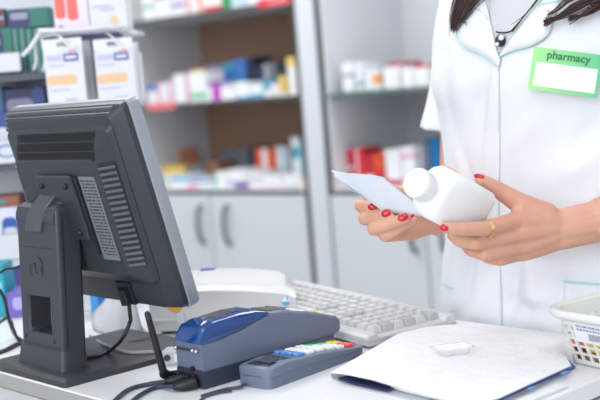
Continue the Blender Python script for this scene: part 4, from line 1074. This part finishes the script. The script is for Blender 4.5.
# bust
for s in (-1,1): ball(bm,bd(s*.058,.062,1.185),.062,3)
for v in bm.verts: v.co-=po
clothm=mat('coat_cotton',(.77,.79,.835),.8,bump=.25,bscale=1400,spec=.2)
coat=remesh(bm,.0035,14,'coat',clothm,per,.5); coat['label']='white short-sleeved coat with mint piping'
# folds
me=coat.data
folds=[ # (px,py)->(px,py), width(m), amplitude(m) ; valleys negative
 ((470,330),(500,268),.016,.006),((505,335),(520,262),.012,-.006),((540,330),(528,262),.015,.005),((450,330),(458,262),.013,.006),((462,318),(476,250),.010,-.005),((580,330),(560,268),.018,-.004),
 ((440,60),(455,150),.013,-.004),((452,20),(462,110),.014,.004),((470,120),(500,70),.016,-.003),((520,180),(560,130),.018,-.0035),((505,150),(545,110),.014,.003),((560,180),(600,150),.016,.0035),((600,120),(560,160),.014,-.003),
 ((455,140),(470,200),.012,.004),((463,150),(480,220),.010,-.004),((485,60),(478,140),.012,-.0025),((520,260),(600,262),.010,-.003),((515,295),(560,300),.012,.003),((600,255),(550,275),.012,.003),((500,300),(560,318),.014,-.004)]
vn=[v.normal.copy() for v in me.vertices]
def pj(p):
    v=p-CAM; z=v.dot(fwd); return 300+F*v.dot(Rv)/z,200-F*v.dot(Uv)/z
fl=[]
ctree=BVHTree.FromPolygons([v.co+po for v in me.vertices],[tuple(p.vertices) for p in me.polygons])
for a,b,w,am in folds:
    pts=[]
    for k in range(7):
        x=a[0]+(b[0]-a[0])*k/6; y=a[1]+(b[1]-a[1])*k/6; h_=ctree.ray_cast(CAM,ray(x,y).normalized())
        if h_[0] is not None: pts.append(h_[0])
    if len(pts)>1: fl.append((pts,w,am))
for i,v in enumerate(me.vertices):
    wpos=v.co+po; d=0
    if wpos.z<1.35:
        for pts,w,am in fl:
            best=9; kk=0
            for k in range(len(pts)-1):
                ab=pts[k+1]-pts[k]; t=max(0,min(1,(wpos-pts[k]).dot(ab)/ab.dot(ab))); q_=(pts[k]+ab*t-wpos).length
                if q_<best: best=q_; kk=(k+t)/(len(pts)-1)
            if best<w*2.5: d+=am*math.exp(-(best/w)**2*1.6)*math.sin(PI*min(1,max(0,.08+kk*.84)))
        low=max(0,min(1,(1.06-wpos.z)/.16))
        d+=.0045*low*noise.noise(Vector((wpos.x*22,wpos.y*22,wpos.z*6)))+.0022*noise.noise(wpos*14)+.0010*noise.noise(Vector((wpos.x*40,wpos.y*40,wpos.z*14)))
    v.co=v.co+vn[i]*d
me.update()
ctree=BVHTree.FromPolygons([v.co+po for v in me.vertices],[tuple(p.vertices) for p in me.polygons])
def onto(x,y,off=0):
    d=ray(x,y).normalized(); h_=ctree.ray_cast(CAM,d)
    if h_[0] is None: return None
    n=(h_[1]*.5-d*.5).normalized(); return h_[0]+n*off
def onsurf(x,y,off):
    p=onto(x,y,off)
    if p is None:
        q_=onto(min(x,590),max(y,0),off); p=PY(x,y,q_.y if q_ else 1.3)
    return p
def drape(name,poly,off,th,m,step=2.5,raise_=None,sm=True):
    """cloth piece with the given outline laid on the coat"""
    from mathutils.geometry import delaunay_2d_cdt
    P=[Vector(p) for p in poly]; 
    dense=[]
    for a,b in zip(P,P[1:]+P[:1]):
        n=max(1,int((b-a).length/step)); dense+= [a.lerp(b,k/n) for k in range(n)]
    xs=[p.x for p in P]; ys=[p.y for p in P]; pts=list(dense); ne=len(dense)
    def inside(p):
        c=False
        for i in range(ne):
            a,b=dense[i],dense[i-1]
            if (a.y>p.y)!=(b.y>p.y) and p.x<(b.x-a.x)*(p.y-a.y)/(b.y-a.y)+a.x: c=not c
        return c
    y=min(ys)+step/2
    while y<max(ys):
        x=min(xs)+step/2
        while x<max(xs):
            q_=Vector((x,y))
            if inside(q_) and min((q_-e).length for e in dense)>step*.55: pts.append(q_)
            x+=step
        y+=step
    r=delaunay_2d_cdt(pts,[(i,(i+1)%ne) for i in range(ne)],[],1,1e-4)
    bm=bmesh.new(); V=[]
    for i,p in enumerate(r[0]):
        e=min((p-e_).length for e_ in dense); o_=off+(raise_(p,e) if raise_ else 0); V.append(bm.verts.new(S_(onsurf(p.x,p.y,o_))))
    for f_ in r[2]:
        try: bm.faces.new([V[i] for i in f_])
        except Exception: pass
    bmesh.ops.recalc_face_normals(bm,faces=bm.faces); 
    # thickness towards the viewer
    ext=bmesh.ops.extrude_face_region(bm,geom=bm.faces[:]); vs=[g for g in ext['geom'] if isinstance(g,bmesh.types.BMVert)]
    for v in vs:
        v.co+= (CAM-(v.co+po)).normalized()*th
    return link(name,bm,m,per,smooth=sm)
def spl2(P,n=6): return [Vector((p.x,p.y)) for p in catmull([Vector((a,b,0)) for a,b in P],n)]
teem=mat('tee_grey_white',(.56,.57,.61),.85,bump=.2,bscale=900); mint=mat('mint_piping',(.42,.74,.68),.6)
drape('tee_shirt',[(488,-10),(550,-10),(538,6),(516,34),(500,56),(494,48),(490,20)],.0004,.0012,teem)
lapL=spl2([(472,-12),(462,8),(457.5,26),(459,40),(466,48),(478,53),(490,60),(499,68)])+[Vector((501,60)),Vector((497,48)),Vector((491,22)),Vector((486,0)),Vector((484,-12))]
lapR=[Vector((556,-12)),Vector((545,-2)),Vector((532,12)),Vector((516,33)),Vector((500,54))]+spl2([(500,57),(510,52),(520,49),(532,46),(543,40),(550,32),(552,24),(556,12),(570,-12)])[0:]
coatc=clothm
drape('collar',lapL,.0015,.003,coatc,raise_=lambda p,e:.0035*min(1,e/5))
drape('collar',lapR,.0015,.003,coatc,raise_=lambda p,e:.0035*min(1,e/5))
def piping(P,r,off,m=mint): tubo('piping',[S_(onsurf(p.x,p.y,off)) for p in spl2(P,4)],r,m,per,sm=0,n=6)['label']='mint green piping'
piping([(472,-10),(462,8),(457.5,26),(459,40),(466,48),(478,53),(490,60),(497,66)],.0007,.0038)
piping([(470,8),(478,10),(485,14),(490,21)],.0008,.0070)
piping([(500,57),(510,52),(520,49),(532,46),(543,40),(550,32),(552,24)],.0008,.0038)
piping([(534,9),(541,6),(550,4),(562,1)],.0008,.0085)
drape('placket',[(491,66),(499,64),(500,110),(500,160),(499,210),(500,262),(502,300),(502,336),(472,336),(476,260),(482,150),(487,100)],.0002,.0016,clothm,step=4,raise_=lambda p,e:.0006*min(1,e/4))
drape('pocket',[(564,281),(612,285),(612,345),(562,340)],.0003,.0018,clothm,step=4)
piping([(564,281),(580,282.5),(596,284),(612,285.5)],.0011,.0028)
piping([(444,283),(449,286),(454,288)],.0009,.0022)
# pendant and chain
blk=mat('pendant_black',(.02,.02,.025),.3); wht=mat('pendant_white',(.8,.8,.82),.4)
bm=bmesh.new(); c=onsurf(502,41,.006); ball(bm,S_(c),.0068,3,(.9,.5,1)); pd=link('pendant',bm,blk,per,smooth=True)
bm=bmesh.new(); ball(bm,S_(onsurf(504,38.5,.0105)),.0032,2); ball(bm,S_(onsurf(500,44.5,.0105)),.0022,2); ball(bm,S_(onsurf(501,51,.0060)),.0014,2); link('pendant_stone',bm,wht,pd,smooth=True)
tubo('necklace',[S_(onsurf(x,y,.0035)) for x,y in ((497,32),(500,33),(507,33),(513,31))],.0009,blk,per,sm=3,n=6)
# name badge: a flat card lying on the breast
TL=onsurf(536.5,47.6,.006); TR=onsurf(594,54.5,.006); BL_=onsurf(529.5,88,.006)
ex=(TR-TL); ez=(TL-BL_); 
nrm=ex.cross(ez).normalized(); 
if nrm.dot(CAM-TL)<0: nrm=-nrm
TL=TL+nrm*.009; Wb=ex.length*(603-536.5)/(594-536.5); Hb=ez.length; exn=ex.normalized(); ezn=nrm.cross(exn).normalized(); ezn=ezn if ezn.z>0 else -ezn
def bp(u,v,t=0): return S_(TL+exn*u*Wb-ezn*(1-v)*Hb+nrm*t)
def bplate(u0,u1,v0,v1,t0,t1):
    bm=bmesh.new(); prism(bm,[bp(u0,v0,t0),bp(u1,v0,t0),bp(u1,v1,t0),bp(u0,v1,t0)],nrm*(t1-t0)); return bm
gm=bpy.data.materials.new('badge_green'); gm.use_nodes=True; nt=gm.node_tree; tc=nt.nodes.new('ShaderNodeTexCoord'); sx=nt.nodes.new('ShaderNodeSeparateXYZ'); rp=nt.nodes.new('ShaderNodeValToRGB'); nt.links.new(tc.outputs['Generated'],sx.inputs[0]); nt.links.new(sx.outputs['X'],rp.inputs['Fac']); nt.links.new(rp.outputs['Color'],nt.nodes['Principled BSDF'].inputs['Base Color'])
rp.color_ramp.elements[0].color=(*hexc(150,215,130),1); rp.color_ramp.elements[1].color=(*hexc(70,175,120),1); nt.nodes['Principled BSDF'].inputs['Roughness'].default_value=.35
badge=link('name_badge',bplate(0,1,0,1,-.0012,0),gm,per); badge['label']='green and white badge reading pharmacy'
link('white_field',bplate(.065,.955,.10,.66,0,.0004),mat('badge_white',(.78,.80,.86),.4),badge)
fc=bpy.data.curves.new('lettering','FONT'); fc.body='pharmacy'; fc.size=.0116*Hb/.045; fc.extrude=.0002; fc.offset=.00022; fc.align_x='CENTER'
fo=bpy.data.objects.new('lettering',fc); COL.objects.link(fo); fo.parent=badge; fc.materials.append(mat('badge_text',hexc(10,115,60),.4))
Mx=Matrix((exn,ezn,nrm)).transposed().to_4x4(); Mx.translation=bp(.515,.775,.0006); fo.matrix_local=Mx
bpy.context.view_layer.update(); dg=bpy.context.evaluated_depsgraph_get()
lm=bpy.data.meshes.new_from_object(fo.evaluated_get(dg)); bpy.data.objects.remove(fo); fo=bpy.data.objects.new('badge_lettering',lm); COL.objects.link(fo); fo.parent=badge; fo.matrix_local=Mx
print('badge',Wb,Hb)
# hair
hairm=mat('hair_brown',(.045,.018,.016),.35,bump=.3,bscale=900)
bm=bmesh.new()
ball(bm,S_(hc+Vector((0,0,.012))-Fd*.012),.090,3,(1,1.10,1.15),Matrix.Rotation(math.atan2(Fd.y,Fd.x)-PI/2,3,'Z'))
random.seed(11)
def lock(P,n,spread,r=.0009,tip=.15):
    for _ in range(n):
        u1,u2=random.gauss(0,.5),random.gauss(0,.5); pts=[]
        end=random.uniform(.72,1.0)
        m_=len(P)
        for i,(x,y,off) in enumerate(P):
            k=i/(m_-1); sp=spread*(1-k*(1-tip)); 
            if k>end+.001 and i>1: continue
            pts.append(onsurf(x+u1*sp,y if i<m_-1 else y+u2*3,off+.004*abs(u2)))
        tube(bm,[S_(p) for p in pts],lambda t:r*(1-.7*t),n=5,sm=4)
# roots come down beside the face
def rooted(side,P,n,spread,**k):
    root=[bd(side*.075,.02,1.49),bd(side*.09,.045,1.40),bd(side*.085,.075,1.335)]
    for _ in range(n):
        u1,u2=random.gauss(0,.5),random.gauss(0,.5); pts=[q_+Ld*u1*.02+Fd*u2*.012 for q_ in root]
        for i,(x,y,off) in enumerate(P):
            kk=i/(len(P)-1); sp=spread*(1-kk*.8); pts.append(onsurf(x+u1*sp,y+(u2*4 if i==len(P)-1 else 0),off+.0035*abs(u2)))
        tube(bm,[S_(p) for p in pts],lambda t:.0011*(1-.75*t),n=5,sm=4)
rooted(-1,[(471,-6,.014),(466,8,.012),(460,20,.010),(456,31,.008)],90,13)
rooted(-1,[(476,-6,.014),(473,6,.012),(468,18,.012),(463,24,.012)],20,8)
rooted(-1,[(474,-6,.014),(470,10,.012),(466,22,.010),(471,26,.012)],3,4)
rooted(1,[(596,-6,.018),(580,8,.016),(562,19,.014),(547,25,.012)],90,14)
rooted(1,[(575,-6,.016),(566,6,.014),(556,14,.013),(549,17,.012)],14,8)
rooted(1,[(546,-8,.012),(537,4,.010),(526,17,.007),(513,31,.004)],9,1.4)
rooted(1,[(600,-4,.018),(600,4,.016),(586,16,.014),(570,22,.012)],40,12)
hair=link('hair',bm,hairm,per,smooth=True); hair['label']='long dark brown hair'
# ------------------------------------------------------------------ pill bottle
cf=PY(415,182,1.120)
axb=(Rv*.66-Uv*.29+fwd*.69).normalized(); wv=Rv*.446+Uv*.88-fwd*.156; wv=(wv-axb*wv.dot(axb)).normalized(); tv=wv.cross(axb)*-1
tv=axb.cross(wv)*-1; axb_=axb
MB=Matrix((wv.cross(axb),wv,axb)).transposed().to_4x4(); MB.translation=cf
bot=bpy.data.objects.new('pill_bottle',None); COL.objects.link(bot); bot.matrix_world=MB; bot.empty_display_size=.03
tag(bot,'plain white plastic pill bottle with round cap held in her left hand','bottle')
bwht=mat('bottle_white',(.87,.875,.885),.42,spec=.5)
bm=bmesh.new(); lathe(bm,[(.0,.0),(.0128,0),(.0142,.0006),(.0150,.0022),(.0152,.012),(.0152,.0165),(.0146,.0172)],40)
ang_smooth(link('cap',bm,bwht,bot),40)
bm=bmesh.new()
for k in range(60):
    a=2*PI*k/60; r=.0153; c=Vector((r*math.cos(a),r*math.sin(a),0)); t=Vector((-math.sin(a),math.cos(a),0))*.0003
    loft(bm,[[c-t+Vector((0,0,z)),c+t+Vector((0,0,z)),c*1.012+Vector((0,0,z))] for z in (.003,.0155)])
link('cap_ribs',bm,bwht,bot)
bm=bmesh.new()
def brr(z,w,h_,r): return [(x,y,z) for x,y in rrect(w,h_,min(r,w/2-.0001,h_/2-.0001),7)]
bwd,bht=.037,.054
loft(bm,[brr(.0165,.027,.027,.0134),brr(.0205,.027,.027,.0134),brr(.0222,.029,.033,.0135),brr(.0248,.032,.043,.015),brr(.0285,.0355,.051,.0155),brr(.034,bwd,bht,.0135),brr(.060,bwd,bht,.009),brr(.101,bwd,bht,.009),brr(.1050,bwd-.003,bht-.003,.009),brr(.1065,bwd-.010,bht-.010,.009)])
ang_smooth(link('bottle_body',bm,bwht,bot),60)
# ------------------------------------------------------------------ prescription slip
sl=empty('paper_slip',PY(385,195,1.215),0,'folded white paper slip held between the fingers of her right hand','paper slip')
so=Vector(sl.location)
def slip(name,pix,m,lift=0):
    # pix: rows of (px,py,Y)
    bm=bmesh.new(); V=[[bm.verts.new(PY(*p)-so) for p in r] for r in pix]
    for a,b in zip(V,V[1:]):
        for i in range(len(a)-1): bm.faces.new((a[i],a[i+1],b[i+1],b[i]))
    bmesh.ops.subdivide_edges(bm,edges=bm.edges[:],cuts=3,use_grid_fill=True,smooth=.0)
    bmesh.ops.solidify(bm,geom=bm.faces[:],thickness=.0004); return link(name,bm,m,sl,smooth=True)
slm=mat('slip_paper',(.66,.70,.79),.7)
slip('front_leaf',[[(331,170.5,1.170),(352,174,1.185),(372,176,1.20),(385,179,1.207)],[(342,181,1.17),(362,188,1.186),(388,192,1.202),(408,197,1.212)],[(361,194.5,1.172),(381,210,1.186),(402,214.5,1.202),(430,217,1.215)]],slm)
slip('rear_leaf',[[(333,175,1.177),(352,173.2,1.190),(372,175,1.204),(383.5,177.3,1.212)],[(345,186,1.177),(364,190,1.190),(388,193,1.206),(404,197,1.216)],[(362,197,1.178),(380,208,1.190),(402,212,1.206),(424,215,1.218)]],slm)
# ------------------------------------------------------------------ light
w=bpy.data.worlds.new('world'); SC.world=w; w.use_nodes=True; nt=w.node_tree; bg=nt.nodes['Background']; bg.inputs[0].default_value=(.86,.92,1,1); bg.inputs[1].default_value=.75
def area(name,loc,size,power,col=(1,1,1),target=None,sy=None):
    l=bpy.data.lights.new(name,'AREA'); l.energy=power; l.size=size; l.color=col; l.shape='RECTANGLE'; l.size_y=sy or size
    o=bpy.data.objects.new(name,l); COL.objects.link(o); o.location=loc
    t=Vector(target) if target else Vector((loc[0],loc[1],0)); o.rotation_euler=(t-Vector(loc)).to_track_quat('-Z','Y').to_euler(); return o
area('ceiling_panel_light',(.3,.3,2.7),1.2,11,(1,.98,.96),sy=1.2)
area('ceiling_panel_light',(-.9,2.75,2.7),1.4,40,(1,.98,.96),sy=1.2)
area('ceiling_panel_light',(1.2,2.5,2.7),1.2,36,(.97,.98,1),sy=1.2)
area('front_fill_light',(-1.4,-1.2,1.9),2.2,60,(.93,.965,1),target=(.1,1.6,1.0))  # fill lamp added in front to brighten upright faces, no window there
SC.view_settings.view_transform='Standard'; SC.view_settings.look='None'; SC.view_settings.gamma=1; SC.view_settings.exposure=.12; SC.view_settings.use_curve_mapping=False
SC.cycles.use_denoising=True
SC.cycles.max_bounces=6
